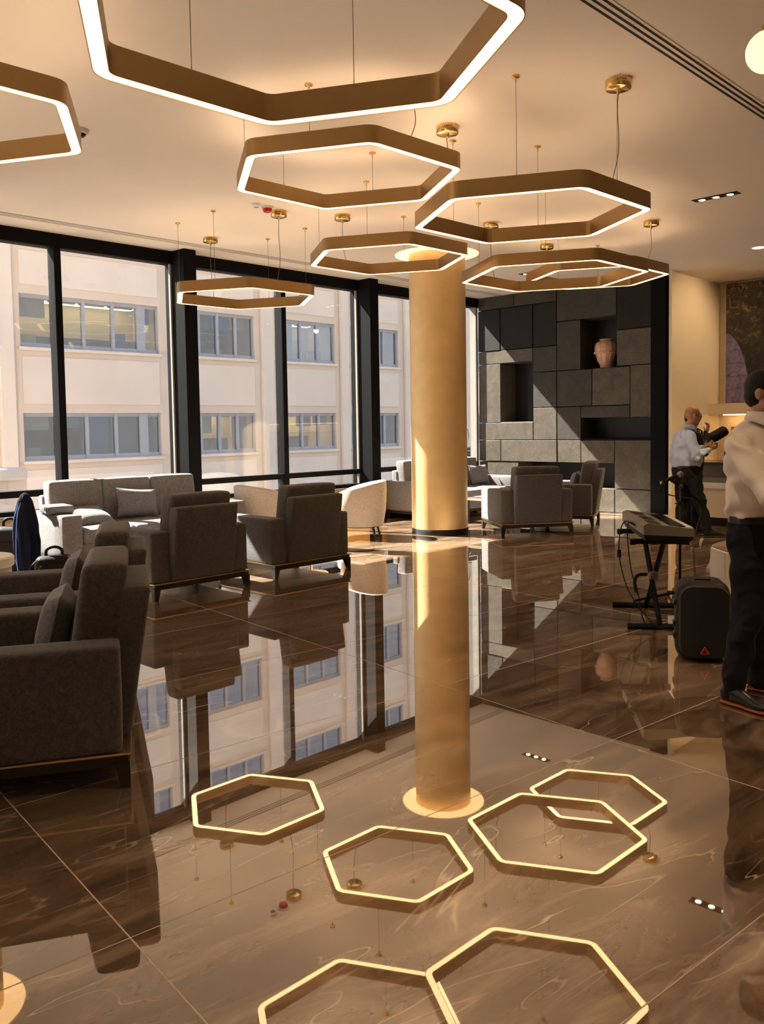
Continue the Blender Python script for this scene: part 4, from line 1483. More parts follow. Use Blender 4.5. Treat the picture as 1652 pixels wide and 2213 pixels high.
kb = thing('electric_keyboard', 'silver electric keyboard lying on the black X stand', 'keyboard', (KN.x, KN.y, 0.678), kr)
L, D = 0.97, 0.36
def slab(name, prof, x0, x1, mat, parent):
    """prof: list of (y, z) polygon extruded along x"""
    bm = new_bm()
    a = [bm.verts.new((x0, y, z)) for y, z in prof]
    b = [bm.verts.new((x1, y, z)) for y, z in prof]
    n = len(prof)
    bm.faces.new(a)
    bm.faces.new(list(reversed(b)))
    for k in range(n):
        bm.faces.new((a[k], b[k], b[(k + 1) % n], a[(k + 1) % n]))
    bmesh.ops.recalc_face_normals(bm, faces=bm.faces)
    return obj(name, bm, mat, parent)
slab('bottom_case', [(-0.02, 0.0), (-D + 0.02, 0.0), (-D, 0.035), (0.0, 0.05)], 0, L, MT['blackmatte'], kb)
body = slab('body', [(0.0, 0.05), (-D, 0.035), (-D, 0.085), (-D + 0.155, 0.088), (-D + 0.16, 0.108), (-0.03, 0.132), (0.0, 0.118)], 0, L, silver, kb)
slab('end_cheek', [(0.0, 0.05), (-D, 0.035), (-D, 0.092), (-D + 0.16, 0.112), (-0.03, 0.135), (0.0, 0.12)], -0.012, 0.03, silver, kb)
slab('end_cheek', [(0.0, 0.05), (-D, 0.035), (-D, 0.092), (-D + 0.16, 0.112), (-0.03, 0.135), (0.0, 0.12)], L - 0.03, L + 0.012, silver, kb)
ivory = plain('ivory_keys', (0.72, 0.66, 0.56), 0.3)
bm = new_bm()
nk = 36
for q in range(nk):
    xa = 0.035 + (L - 0.07) * q / nk
    xb = 0.035 + (L - 0.07) * (q + 1) / nk
    box(bm, xa + 0.0008, xb - 0.0008, -D - 0.002, -D + 0.145, 0.086, 0.099)
tag(obj('white_keys', bm, ivory, kb), kind='stuff')
bm = new_bm()
for q in range(nk - 1):
    if q % 7 in (2, 6):
        continue
    xa = 0.035 + (L - 0.07) * (q + 1) / nk
    box(bm, xa - 0.006, xa + 0.006, -D + 0.05, -D + 0.147, 0.099, 0.108)
tag(obj('black_keys', bm, MT['blackgloss'], kb), kind='stuff')
def onslope(y):
    return 0.108 + (y - (-D + 0.16)) / (D - 0.19) * 0.024
slab('screen', [(-0.15, onslope(-0.15) + 0.001), (-0.06, onslope(-0.06) + 0.001), (-0.06, onslope(-0.06) + 0.004), (-0.15, onslope(-0.15) + 0.004)], 0.36, 0.56, MT['blackgloss'], kb)
for (xa, xb) in ((0.06, 0.27), (0.70, 0.91)):
    slab('speaker_grille', [(-0.14, onslope(-0.14) + 0.001), (-0.05, onslope(-0.05) + 0.001), (-0.05, onslope(-0.05) + 0.004), (-0.14, onslope(-0.14) + 0.004)], xa, xb, MT['blackmatte'], kb)
for q in range(10):
    bm = new_bm(); box(bm, 0.30 + 0.04 * q, 0.325 + 0.04 * q, -0.185, -0.17, onslope(-0.178), onslope(-0.178) + 0.005); obj('button', bm, MT['slotgrey'], kb)
bm = new_bm(); box(bm, 0.30, 0.72, 0.0, 0.003, 0.062, 0.10); jp_ = obj('jack_panel', bm, silver, kb)
for q in range(5):
    bm = new_bm(); lathe(bm, [(0.009, 0), (0.009, 0.006)], 10)
    bmesh.ops.rotate(bm, verts=bm.verts, matrix=Matrix.Rotation(R(-90), 3, 'X'))
    bmesh.ops.translate(bm, verts=bm.verts, vec=(0.34 + 0.045 * q, 0.002, 0.082)); obj('jack', bm, MT['blackmatte'], jp_)
def kp(x, y, z):
    v = KN + KL * x - KD * y
    return (v.x, v.y, z)
for lab, c in (('black power cord with a ferrite hanging from the back of the keyboard',
                [kp(0.46, 0.01, 0.76), kp(0.46, 0.06, 0.775), kp(0.44, 0.10, 0.70), kp(0.42, 0.11, 0.50), kp(0.30, 0.07, 0.28), kp(0.16, -0.02, 0.12), kp(0.05, -0.12, 0.03), kp(0.02, -0.22, 0.006)]),
               ('thin black audio cable hanging beside the keyboard power cord',
                [kp(0.40, 0.01, 0.76), kp(0.38, 0.05, 0.77), kp(0.34, 0.06, 0.66), kp(0.30, 0.04, 0.42), kp(0.26, -0.01, 0.22), kp(0.24, -0.03, 0.08), kp(0.26, -0.06, 0.006)])):
    o = thing('cable', lab, 'cable', c[-1])
    bm = new_bm()
    tube(bm, [p - Vector(c[-1]) for p in spline(c, 8)], 0.0048, 6)
    obj('cord', bm, MT['blackmatte'], o, smooth=True)
    if 'ferrite' in lab:
        bm = new_bm(); tube(bm, [Vector(kp(0.425, 0.112, 0.555)) - Vector(c[-1]), Vector(kp(0.419, 0.112, 0.495)) - Vector(c[-1])], 0.016, 10)
        obj('ferrite_bead', bm, MT['blackmatte'], o)
    if 'audio' in lab:
        pass

# microphone stand and microphone
MB = Vector((6.944, 3.244, 0))
ms_ = thing('microphone_stand', 'black boom microphone stand behind the keyboard', 'stand', MB)
chrome = plain('dark_chrome', (0.12, 0.115, 0.11), 0.3, metal=1.0)
def mt_tube(name, pts, r, mat=bk, n=10):
    bm = new_bm(); tube(bm, [Vector(p) - MB for p in pts], r, n); return obj(name, bm, mat, ms_, smooth=True)
mt_tube('lower_pole', [MB + Vector((0, 0, 0.06)), MB + Vector((0.02, 0.008, 0.66))], 0.011)
mt_tube('upper_pole', [MB + Vector((0.02, 0.008, 0.64)), (6.998, 3.268, 0.995)], 0.0055, chrome)
bm = new_bm(); lathe(bm, [(0.02, -0.03), (0.024, 0), (0.02, 0.05)], 14, (0.02, 0.008, 0.65)); obj('pole_clutch', bm, MT['blackmatte'], ms_)
for an in (R(130), R(40), R(310)):
    mt_tube('tripod_leg', [MB + Vector((0, 0, 0.10)), MB + Vector((0.38 * math.cos(an), 0.38 * math.sin(an), 0.02))], 0.012)
    bm = new_bm(); ball(bm, (0.38 * math.cos(an), 0.38 * math.sin(an), 0.016), 0.016, seg=10, rings=6); obj('rubber_foot', bm, MT['blackmatte'], ms_)
mt_tube('boom_arm', [(6.955, 3.315, 1.045), (7.004, 3.263, 1.0), (7.075, 3.183, 0.91), (7.10, 3.155, 0.878), (7.15, 3.10, 0.876)], 0.007, bk)
bm = new_bm(); ball(bm, (7.004 - MB.x, 3.263 - MB.y, 1.0), 0.024, 0.014, 0.02, seg=12, rings=8); obj('boom_joint', bm, chrome, ms_)
bm = new_bm(); ball(bm, (6.988 - MB.x, 3.268 - MB.y, 0.854), 0.022, 0.022, 0.026, seg=12, rings=8); obj('height_knob', bm, MT['blackmatte'], ms_)
bm = new_bm(); ball(bm, (6.965 - MB.x, 3.292 - MB.y, 0.854), 0.009, seg=8, rings=6); obj('knob_screw', bm, chrome, ms_)
mt_tube('microphone_clip', [(6.955, 3.315, 1.04), (6.948, 3.322, 1.066)], 0.016, MT['blackmatte'])
mc = thing('microphone', 'handheld microphone with a silver grille clipped to the boom stand', 'microphone', (6.94, 3.34, 1.055))
mo = Vector((6.94, 3.34, 1.055))
bm = new_bm(); tube(bm, [Vector((6.888, 3.384, 1.035)) - mo, Vector((6.92, 3.352, 1.054)) - mo, Vector((6.982, 3.292, 1.090)) - mo], [0.010, 0.0135, 0.020], 14); obj('handle', bm, MT['blackmatte'], mc, smooth=True)
bm = new_bm(); ball(bm, Vector((7.004, 3.272, 1.104)) - mo, 0.0265, seg=18, rings=12); obj('grille', bm, plain('mesh_silver', (0.40, 0.38, 0.35), 0.4, metal=0.7, bump=0.8, bscale=500), mc, smooth=True)
bm = new_bm()
ax = Vector((7.004, 3.272, 1.104)) - Vector((6.92, 3.352, 1.054))
ax.normalize()
u_, v_ = perp(ax)
cc = Vector((7.004, 3.272, 1.104)) - mo
tube(bm, [cc + u_ * 0.0272 * math.cos(2 * PI * q / 24) + v_ * 0.0272 * math.sin(2 * PI * q / 24) for q in range(25)], 0.003, 6); obj('grille_ring', bm, chrome, mc, smooth=True)
bm = new_bm(); tube(bm, [Vector((6.880, 3.392, 1.031)) - mo, Vector((6.890, 3.382, 1.036)) - mo], 0.0125, 12); obj('end_plug', bm, plain('plug_brass', (0.55, 0.42, 0.30), 0.35, metal=0.6), mc)
cb = [(6.884, 3.388, 1.03), (6.90, 3.40, 0.96), (6.94, 3.35, 0.93), (7.00, 3.28, 0.91), (7.07, 3.19, 0.885), (7.10, 3.13, 0.80), (6.95, 3.10, 0.66), (6.60, 2.97, 0.60), (6.10, 2.74, 0.55), (5.75, 2.58, 0.54), (5.50, 2.46, 0.49)]
o = thing('cable', 'black microphone cable hanging from the boom stand to the loudspeaker', 'cable', cb[-1])
bm = new_bm(); tube(bm, [p - Vector(cb[-1]) for p in spline(cb, 10)], 0.005, 6); obj('cord', bm, MT['blackmatte'], o, smooth=True)
cb = [(6.86, 3.22, 0.10), (6.78, 3.20, 0.05), (6.70, 3.28, 0.006), (6.55, 3.22, 0.006), (6.62, 3.08, 0.006), (6.48, 3.12, 0.006), (6.56, 3.34, 0.006)]
o = thing('cable', 'loose coil of black cable on the floor behind the keyboard stand', 'cable', (6.6, 3.2, 0))
bm = new_bm(); tube(bm, [p - Vector((6.6, 3.2, 0)) for p in spline(cb, 10)], 0.0055, 6); obj('cord', bm, MT['blackmatte'], o, smooth=True)

# loudspeaker
spd = Vector((0.53, -0.85, 0)).normalized()
spk = thing('loudspeaker', 'black portable loudspeaker with a small red triangle standing on the floor', 'loudspeaker', (5.315, 2.315, 0), math.atan2(spd.y, spd.x))
bm = soft_box(-0.180, 0.180, 0.0, 0.30, 0.0, 0.520, 0.085, 0.0, 3, seg=6)
for v in bm.verts:
    k = 1 - 0.13 * max(0, v.co.y / 0.30)
    v.co.x *= k * (1 - 0.10 * max(0, (v.co.z - 0.25) / 0.26) ** 2 * 0.6)
obj('cabinet', bm, MT['blackmatte'], spk, smooth=True)
bm = new_bm()
def rrect(w, z0, z1, r, y):
    pts_ = []
    for (cx_, cz_, a0) in ((w - r, z1 - r, 0), (-w + r, z1 - r, 90), (-w + r, z0 + r, 180), (w - r, z0 + r, 270)):
        for q_ in range(7):
            a_ = R(a0 + 15 * q_)
            pts_.append((cx_ + r * math.cos(a_), y, cz_ + r * math.sin(a_)))
    return pts_
ra, rb = [bm.verts.new(c) for c in rrect(0.158, 0.022, 0.498, 0.085, 0.02)], [bm.verts.new(c) for c in rrect(0.150, 0.030, 0.490, 0.080, -0.013)]
for q_ in range(len(ra)):
    bm.faces.new((ra[q_], rb[q_], rb[(q_ + 1) % len(ra)], ra[(q_ + 1) % len(ra)]))
bm.faces.new(rb)
bmesh.ops.recalc_face_normals(bm, faces=bm.faces)
obj('grille', bm, plain('grille_black', (0.006, 0.006, 0.006), 0.7, bump=0.5, bscale=600), spk)
red = plain('logo_red', (0.55, 0.035, 0.02), 0.4)
tri = [(-0.026, 0.0), (0.026, 0.0), (0.0, 0.044)]
for a, b in ((0, 1), (1, 2), (2, 0)):
    bm = new_bm(); tube(bm, [(tri[a][0], -0.016, 0.058 + tri[a][1]), (tri[b][0], -0.016, 0.058 + tri[b][1])], 0.0045, 6); obj('logo_bar', bm, red, spk)
bm = new_bm(); tube(bm, [(-0.012, -0.016, 0.066), (0.004, -0.016, 0.086), (0.012, -0.016, 0.066)], 0.003, 6); obj('logo_bar', bm, red, spk)
bm = new_bm(); tube(bm, [(-0.05, 0.10, 0.512), (-0.045, 0.10, 0.525), (0.045, 0.10, 0.525), (0.05, 0.10, 0.512)], 0.008, 8); obj('handle', bm, MT['blackgloss'], spk, smooth=True)
for z in (0.14, 0.22, 0.36):
    bm = new_bm(); box(bm, -0.184, -0.176, 0.05, 0.12, z, z + 0.03); obj('side_rib', bm, MT['blackgloss'], spk)

# white plinth
pl = thing('plinth', 'white box plinth behind the loudspeaker and the man in white', 'plinth', (6.44, 2.65, 0), R(-46))
bm = soft_box(0, 0.36, 0, 0.30, 0.0, 0.55, 0.008, 0, 0); obj('body', bm, plain('plinth_white', (0.66, 0.57, 0.47), 0.5, var=0.02), pl)
bm = new_bm(); box(bm, 0.02, 0.34, 0.02, 0.28, 0.55, 0.556); obj('top_glass', bm, MT['blackgloss'], pl)
bm = new_bm(); box(bm, -0.018, 0.0, 0.10, 0.14, 0.24, 0.34); obj('handle', bm, MT['white'], pl)

# ------------------------------------------------------------------ people
def remesh(o, voxel, it=6, fac=0.5):
    m = o.modifiers.new('union', 'REMESH')
    m.mode = 'VOXEL'
    m.voxel_size = voxel
    m.use_smooth_shade = True
    s = o.modifiers.new('soft', 'SMOOTH')
    s.iterations = it
    s.factor = fac
    return o

def limb(bm, pts, rad, n=14):
    pts = [Vector(p) for p in pts]
    tube(bm, pts, rad, n)
    for p, r_4 in zip(pts, rad):
        ball(bm, p, r_4, seg=12, rings=8)

_wood = bpy.data.textures.new('cloth_folds', 'WOOD')
_wood.wood_type = 'BANDNOISE'
_wood.noise_basis_2 = 'SIN'
_wood.noise_scale = 0.16
_wood.turbulence = 9.0
_wood.intensity = 1.0

def folds(o, strength):
    d = o.modifiers.new('folds', 'DISPLACE')
    d.texture = _wood
    d.texture_coords = 'LOCAL'
    d.strength = strength
    d.mid_level = 0.6
    s = o.modifiers.new('ease', 'SMOOTH')
    s.iterations = 3
    s.factor = 0.5

class Frame:
    def __init__(self, origin, f):
        self.o = Vector(origin)
        self.f = Vector(f).normalized()
        self.r = Vector((self.f.y, -self.f.x, 0))
    def p(self, f, r, z):
        # local to the person's Empty (which stands at the origin, unrotated)
        return self.f * f + self.r * r + Vector((0, 0, z))
    def m(self):
        return Matrix((self.f, self.r, Vector((0, 0, 1)))).transposed()

def hand(bm, F, wrist, direction, palm_n, thumb_side, size=1.0, curl=0.6):
    """palm with five separate bent fingers; direction along the fingers, palm_n out of the palm"""
    d = direction.normalized()
    nrm = (palm_n - d * palm_n.dot(d)).normalized()
    s = d.cross(nrm).normalized() * thumb_side
    w = Vector(wrist)
    pc = w + d * 0.045 * size
    mm = Matrix((d, s, nrm)).transposed()
    ball(bm, pc, 0.052 * size, 0.040 * size, 0.017 * size, mm, 14, 8)
    limb(bm, [w - d * 0.03 * size, w + d * 0.02 * size], [0.026 * size, 0.025 * size], 10)
    for k, (off, ln) in enumerate(((0.028, 0.068), (0.010, 0.078), (-0.009, 0.072), (-0.027, 0.056))):
        b = pc + d * 0.040 * size + s * off * size
        k1 = b + (d * math.cos(curl * 0.5) + nrm * math.sin(curl * 0.5)) * ln * 0.5 * size
        k2 = k1 + (d * math.cos(curl * 1.3) + nrm * math.sin(curl * 1.3)) * ln * 0.30 * size
        k3 = k2 + (d * math.cos(curl * 1.9) + nrm * math.sin(curl * 1.9)) * ln * 0.22 * size
        limb(bm, [b, k1, k2, k3], [0.0095 * size, 0.0088 * size, 0.008 * size, 0.007 * size], 8)
    t0 = w + d * 0.022 * size + s * 0.028 * size
    t1 = t0 + (s * 0.6 + d * 0.7 + nrm * 0.3).normalized() * 0.040 * size
    t2 = t1 + (s * 0.1 + d * 0.9 + nrm * 0.5).normalized() * 0.030 * size
    limb(bm, [t0, t1, t2], [0.0125 * size, 0.0105 * size, 0.0085 * size], 8)

def head(bm, F, c, yaw=0.0, k=1.0):
    """cranium, jaw, nose, brow, lips, chin and ears around centre c (local)"""
    Rm = Matrix.Rotation(yaw, 3, 'Z') @ F.m()
    def q(f, r, z):
        return Vector(c) + Rm @ Vector((f * k, r * k, z * k))
    ball(bm, q(-0.012, 0, 0.028), 0.098 * k, 0.078 * k, 0.092 * k, Rm, 20, 14)
    ball(bm, q(0.020, 0, -0.045), 0.070 * k, 0.060 * k, 0.072 * k, Rm, 18, 12)
    ball(bm, q(0.050, 0, -0.085), 0.030 * k, 0.032 * k, 0.024 * k, Rm, 12, 8)       # chin
    ball(bm, q(0.072, 0, 0.022), 0.016 * k, 0.050 * k, 0.012 * k, Rm, 12, 8)        # brow
    limb(bm, [q(0.082, 0, 0.012), q(0.104, 0, -0.024)], [0.009 * k, 0.014 * k], 8)  # nose
    for s in (-1, 1):
        ball(bm, q(0.094, s * 0.011, -0.027), 0.009 * k, 0.009 * k, 0.008 * k, Rm, 8, 6)
        ball(bm, q(-0.004, s * 0.080, -0.005), 0.020 * k, 0.011 * k, 0.032 * k, Rm, 12, 8)  # ears
        ball(bm, q(0.062, s * 0.034, -0.028), 0.022 * k, 0.022 * k, 0.022 * k, Rm, 10, 8)   # cheeks
    ball(bm, q(0.084, 0, -0.050), 0.010 * k, 0.024 * k, 0.006 * k, Rm, 10, 6)
    ball(bm, q(0.081, 0, -0.061), 0.010 * k, 0.021 * k, 0.006 * k, Rm, 10, 6)
    return q, Rm

def shoe(bm, sole_bm, F, heel, toe_dir, L=0.29):
    d = toe_dir.normalized()
    s = Vector((d.y, -d.x, 0))
    h = Vector(heel)
    Z = Vector((0, 0, 1))
    secs = []
    for t, w, hh, zc in ((0.0, 0.028, 0.034, 0.055), (0.04, 0.036, 0.045, 0.062), (0.25, 0.038, 0.050, 0.066), (0.45, 0.038, 0.040, 0.055), (0.62, 0.044, 0.030, 0.044), (0.80, 0.045, 0.022, 0.037), (0.94, 0.032, 0.016, 0.033), (1.0, 0.012, 0.009, 0.030)):
        secs.append((h + d * (t * L) + Z * zc, s * w, Z * hh))
    loft(bm, secs, 16)
    secs = []
    for t, w in ((-0.01, 0.02), (0.02, 0.036), (0.2, 0.038), (0.42, 0.036), (0.62, 0.047), (0.82, 0.048), (0.95, 0.034), (1.015, 0.012)):
        z0 = 0.0 if t < 0.3 or t > 0.5 else 0.006
        secs.append((h + d * (t * L) + Z * 0.0125, s * w, Z * 0.0125))
    loft(sole_bm, secs, 16)

def person(label, origin, f, torso, neck, headc, head_yaw, arms, legs, feet, skin, shirt, trous, shoec, solec, hair=None, belt_z=None, k_head=1.0, sleeve_pad=0.012, collar=None):
    F = Frame(origin, f)
    P = thing('person', label, 'person', origin)
    # body: one continuous surface
    bm = new_bm()
    secs = []
    for (z, fc, d, w) in torso:
        secs.append((F.p(fc, 0, z), F.f * (d - 0.04) if d > 0.075 else F.f * (d - 0.018), F.r * (w - 0.045) if w > 0.08 else F.r * (w - 0.018)))
    loft(bm, secs, 24)
    limb(bm, [F.p(*neck[0]), F.p(*neck[1])], [0.062, 0.058])
    q, Rm = head(bm, F, F.p(*headc), head_yaw, k_head)
    for a in arms:
        J = [F.p(*j) for j in a['j']]
        limb(bm, J, [0.040, 0.034, 0.027])
        hand(bm, F, J[2], F.f * a['hd'][0] + F.r * a['hd'][1] + Vector((0, 0, a['hd'][2])), F.f * a['pn'][0] + F.r * a['pn'][1] + Vector((0, 0, a['pn'][2])), a['ts'], 1.0, a.get('curl', 0.6))
    for lg in legs:
        J = [F.p(*j) for j in lg]
        limb(bm, J, [0.078, 0.052, 0.040][:len(J)] if len(J) == 3 else [0.078] * len(J))
    body = remesh(obj('body', bm, skin, P), 0.0065, 4)
    # shirt / jacket
    bm = new_bm()
    secs = []
    for (z, fc, d, w) in torso:
        secs.append((F.p(fc, 0, z), F.f * d, F.r * w))
    loft(bm, secs, 28)
    for a in arms:
        J = [F.p(*j) for j in a['j']]
        sp_ = sleeve_pad
        mid = (J[0] + J[1]) / 2
        w_end = J[2] + (J[1] - J[2]).normalized() * 0.015
        fm = (J[1] + w_end) / 2
        limb(bm, [J[0], mid, J[1], fm, w_end], [0.066 + sp_, 0.060 + sp_, 0.052 + sp_, 0.046 + sp_, 0.034 + sp_ * 0.6])
    sh = remesh(obj('shirt', bm, shirt, P), 0.009, 8)
    folds(sh, 0.022)
    # trousers
    bm = new_bm()
    t0 = [t for t in torso][:1][0]
    z, fc, d, w = t0
    hip = legs[0][0][2]
    secs = [(F.p(fc, 0, hip - 0.14), F.f * d * 0.90, F.r * w * 0.86), (F.p(fc, 0, hip - 0.04), F.f * d * 0.99, F.r * w * 0.98), (F.p(fc, 0, hip + 0.05), F.f * d * 0.98, F.r * w * 0.98), (F.p(fc, 0, (belt_z or z) + 0.015), F.f * d * 0.96, F.r * w * 0.96)]
    loft(bm, secs, 24)
    for lg in legs:
        J = [F.p(*j) for j in lg]
        m1 = (J[0] + J[1]) / 2
        m2 = (J[1] + J[2]) / 2
        end = J[2] + Vector((0, 0, -0.015))
        limb(bm, [J[0], m1, J[1], m2, J[2], end], [0.105, 0.098, 0.080, 0.074, 0.066, 0.064])
    folds(remesh(obj('trousers', bm, trous, P), 0.010, 6), 0.020)
    if belt_z:
        bm = new_bm()
        loft(bm, [(F.p(fc, 0, belt_z - 0.022), F.f * (d * 0.975 + 0.004), F.r * (w * 0.975 + 0.004)), (F.p(fc, 0, belt_z + 0.014), F.f * (d * 0.965 + 0.004), F.r * (w * 0.965 + 0.004))], 32)
        obj('belt', bm, MT['blackgloss'], P)
    for (heel, td) in feet:
        bm, sb = new_bm(), new_bm()
        shoe(bm, sb, F, F.p(*heel), F.f * td[0] + F.r * td[1])
        so = remesh(obj('shoe', bm, shoec, P), 0.006, 3)
        obj('sole', sb, solec, so, smooth=False)
    for s in (-1, 1):
        bm = new_bm(); ball(bm, q(0.074, s * 0.031, 0.004), 0.0125 * k_head, seg=10, rings=8); ey = obj('eye', bm, plain('eye_white', (0.7, 0.66, 0.6), 0.2), P, smooth=True)
        bm = new_bm(); ball(bm, q(0.0835, s * 0.031, 0.004), 0.0055 * k_head, seg=8, rings=6); obj('iris', bm, MT['blackgloss'], ey, smooth=True)
    if hair:
        bm = new_bm()
        ball(bm, q(-0.020, 0, 0.042), 0.101 * k_head, 0.084 * k_head, 0.093 * k_head, Rm, 20, 14)
        ball(bm, q(-0.050, 0, -0.010), 0.068 * k_head, 0.077 * k_head, 0.072 * k_head, Rm, 18, 12)
        for v in bm.verts:                       # keep the face clear
            l_ = Rm.transposed() @ (v.co - F.p(*headc))
            if l_.x > 0.045 and l_.z < 0.075:
                v.co += Rm @ Vector((0.045 - l_.x, 0, 0)) * 0.85
        remesh(obj('hair', bm, hair, P), 0.007, 3)
    if collar:
        zc, fc_, ro, hgt, gap = collar
        bm = new_bm()
        n = 26
        rows_ = []
        for k in range(n + 1):
            a = gap + (2 * PI - 2 * gap) * k / n
            fr = abs(k / n * 2 - 1)
            top = F.p(fc_ + math.cos(a) * ro * 0.95, math.sin(a) * ro, zc + hgt - 0.012 * fr)
            wing = 0.014 + 0.030 * fr ** 3
            bot = F.p(fc_ + math.cos(a) * (ro + wing), math.sin(a) * (ro + wing), zc - 0.006 - 0.060 * fr ** 3)
            inn = F.p(fc_ + math.cos(a) * (ro - 0.008) * 0.95, math.sin(a) * (ro - 0.008), zc + hgt - 0.014 - 0.012 * fr)
            rows_.append([bm.verts.new(x) for x in (bot, top, inn)])
        for a, b in zip(rows_, rows_[1:]):
            bm.faces.new((a[0], b[0], b[1], a[1]))
            bm.faces.new((a[1], b[1], b[2], a[2]))
        co = obj('collar', bm, shirt, P, smooth=True)
        so_ = co.modifiers.new('thick', 'SOLIDIFY')
        so_.thickness = 0.004
    return P, F, q, Rm

def cloth(name, col, wr=0.25, sc=(9, 9, 4)):
    m, n, l, b = nt(name)
    b.inputs['Base Color'].default_value = (*col, 1)
    b.inputs['Roughness'].default_value = 0.85
    b.inputs['Specular IOR Level'].default_value = 0.2
    tc = n.new('ShaderNodeTexCoord')
    mp = n.new('ShaderNodeMapping')
    mp.inputs['Scale'].default_value = sc
    mp.inputs['Rotation'].default_value = (R(30), R(20), R(35))
    l.new(tc.outputs['Object'], mp.inputs[0])
    nz = n.new('ShaderNodeTexNoise')
    nz.noise_type = 'RIDGED_MULTIFRACTAL'
    nz.inputs['Scale'].default_value = 1.0
    nz.inputs['Detail'].default_value = 1.0
    nz.inputs['Distortion'].default_value = 0.6
    l.new(mp.outputs[0], nz.inputs['Vector'])
    bp = n.new('ShaderNodeBump')
    bp.inputs['Strength'].default_value = wr
    bp.inputs['Distance'].default_value = 0.08
    l.new(nz.outputs['Fac'], bp.inputs['Height'])
    l.new(bp.outputs[0], b.inputs['Normal'])
    return m
shirt_white = cloth('white_shirt', (0.78, 0.70, 0.64), 0.30, (6, 6, 2.6))
shirt_blue = cloth('light_blue_shirt', (0.40, 0.47, 0.64), 0.30, (6, 6, 3))
suit_black = cloth('black_suit', (0.010, 0.009, 0.009), 0.3)
trous_navy = cloth('navy_trousers', (0.008, 0.008, 0.014), 0.5, (8, 8, 10))
trous_black = cloth('black_trousers', (0.008, 0.008, 0.010), 0.4, (8, 8, 10))
shoe_black = plain('black_leather', (0.012, 0.011, 0.011), 0.25, bump=0.08, bscale=60)
sole_tan = plain('tan_sole', (0.30, 0.085, 0.035), 0.5)
sole_dark = plain('dark_sole', (0.02, 0.016, 0.013), 0.6)

# man in the white shirt at the right edge
A, FA, qA, RA = person('person in a white shirt and navy trousers, cut off by the right edge', (4.78, 1.80, 0), (-0.1, -0.995, 0),
    [(1.02, 0.0, 0.132, 0.172), (1.07, 0.0, 0.150, 0.190), (1.13, 0.0, 0.158, 0.202), (1.24, 0.0, 0.150, 0.192), (1.36, -0.005, 0.140, 0.195), (1.44, -0.01, 0.122, 0.190), (1.495, -0.01, 0.098, 0.150), (1.54, 0.0, 0.074, 0.092), (1.565, 0.01, 0.062, 0.064)],
    [(0.0, 0, 1.50), (0.035, 0, 1.62)], (0.055, 0, 1.70), 0.0,
    [dict(j=[(-0.01, 0.165, 1.415), (0.20, 0.225, 1.165), (0.40, 0.05, 1.20)], hd=(0.8, -0.5, 0.2), pn=(0.3, -0.6, 0.6), ts=-1),
     dict(j=[(-0.01, -0.165, 1.415), (0.20, -0.225, 1.165), (0.40, -0.05, 1.22)], hd=(0.8, 0.5, 0.2), pn=(0.3, 0.6, 0.6), ts=1)],
    [[(0, 0.085, 0.93), (0.015, 0.105, 0.50), (-0.03, 0.168, 0.10)], [(0, -0.085, 0.93), (0.015, -0.10, 0.50), (-0.04, -0.150, 0.10)]],
    [((-0.09, 0.175, 0.0), (0.98, 0.10)), ((-0.11, -0.155, 0.0), (0.98, -0.10))],
    MT['skin2'], shirt_white, trous_navy, shoe_black, sole_tan, MT['hair'], 1.02, 1.0, 0.014, (1.568, 0.024, 0.067, 0.040, 0.45))
ph = thing('smartphone', 'smartphone in the hands of the person in the white shirt', 'phone', Vector((4.78, 1.80, 0)) + FA.p(0.50, 0.0, 1.26))
bm = soft_box(-0.04, 0.04, -0.005, 0.005, -0.075, 0.075, 0.004, 0, 0); obj('case', bm, MT['blackgloss'], ph)

# bald man in the light blue shirt
B, FB, qB, RB = person('bald person with glasses in a light blue shirt, walking by the counter', (11.15, 5.0, 0), (0.699, -0.715, 0),
    [(0.95, -0.115, 0.195, 0.195), (1.00, -0.118, 0.208, 0.205), (1.07, -0.122, 0.212, 0.210), (1.17, -0.125, 0.195, 0.205), (1.28, -0.135, 0.165, 0.205), (1.37, -0.145, 0.130, 0.190), (1.42, -0.135, 0.105, 0.145), (1.46, -0.11, 0.080, 0.085), (1.48, -0.10, 0.068, 0.066)],
    [(-0.12, 0, 1.42), (-0.06, 0, 1.54)], (-0.030, 0, 1.635), 0.0,
    [dict(j=[(-0.15, 0.200, 1.355), (-0.08, 0.265, 1.085), (0.135, 0.13, 1.175)], hd=(0.75, -0.25, 0.55), pn=(-0.4, -0.7, 0.4), ts=1, curl=0.8),
     dict(j=[(-0.14, -0.200, 1.355), (-0.06, -0.25, 1.09), (0.15, -0.08, 1.20)], hd=(0.75, 0.25, 0.45), pn=(-0.3, 0.7, 0.4), ts=-1, curl=0.8)],
    [[(-0.09, 0.095, 0.86), (0.03, 0.10, 0.48), (0.135, 0.10, 0.10)], [(-0.13, -0.095, 0.86), (-0.14, -0.10, 0.48), (-0.15, -0.10, 0.10)]],
    [((0.085, 0.10, 0.0), (1.0, 0.06)), ((-0.21, -0.10, 0.0), (1.0, -0.06))],
    MT['skin'], shirt_blue, trous_black, shoe_black, sole_dark, None, 0.95, 1.06, 0.012, (1.475, -0.085, 0.070, 0.042, 0.35))
gm = MT['blackgloss']
for s in (-1, 1):
    bm = new_bm()
    c_ = [qB(0.088, s * 0.033 + 0.024 * math.cos(2 * PI * k / 20), 0.004 + 0.017 * math.sin(2 * PI * k / 20)) for k in range(21)]
    tube(bm, c_, 0.0028, 6)
    rim_ = obj('glasses_rim', bm, gm, B)
    bm = new_bm(); tube(bm, [qB(0.085, s * 0.057, 0.008), qB(0.04, s * 0.080, 0.008), qB(-0.01, s * 0.088, 0.006)], 0.003, 6); obj('glasses_temple', bm, gm, rim_)
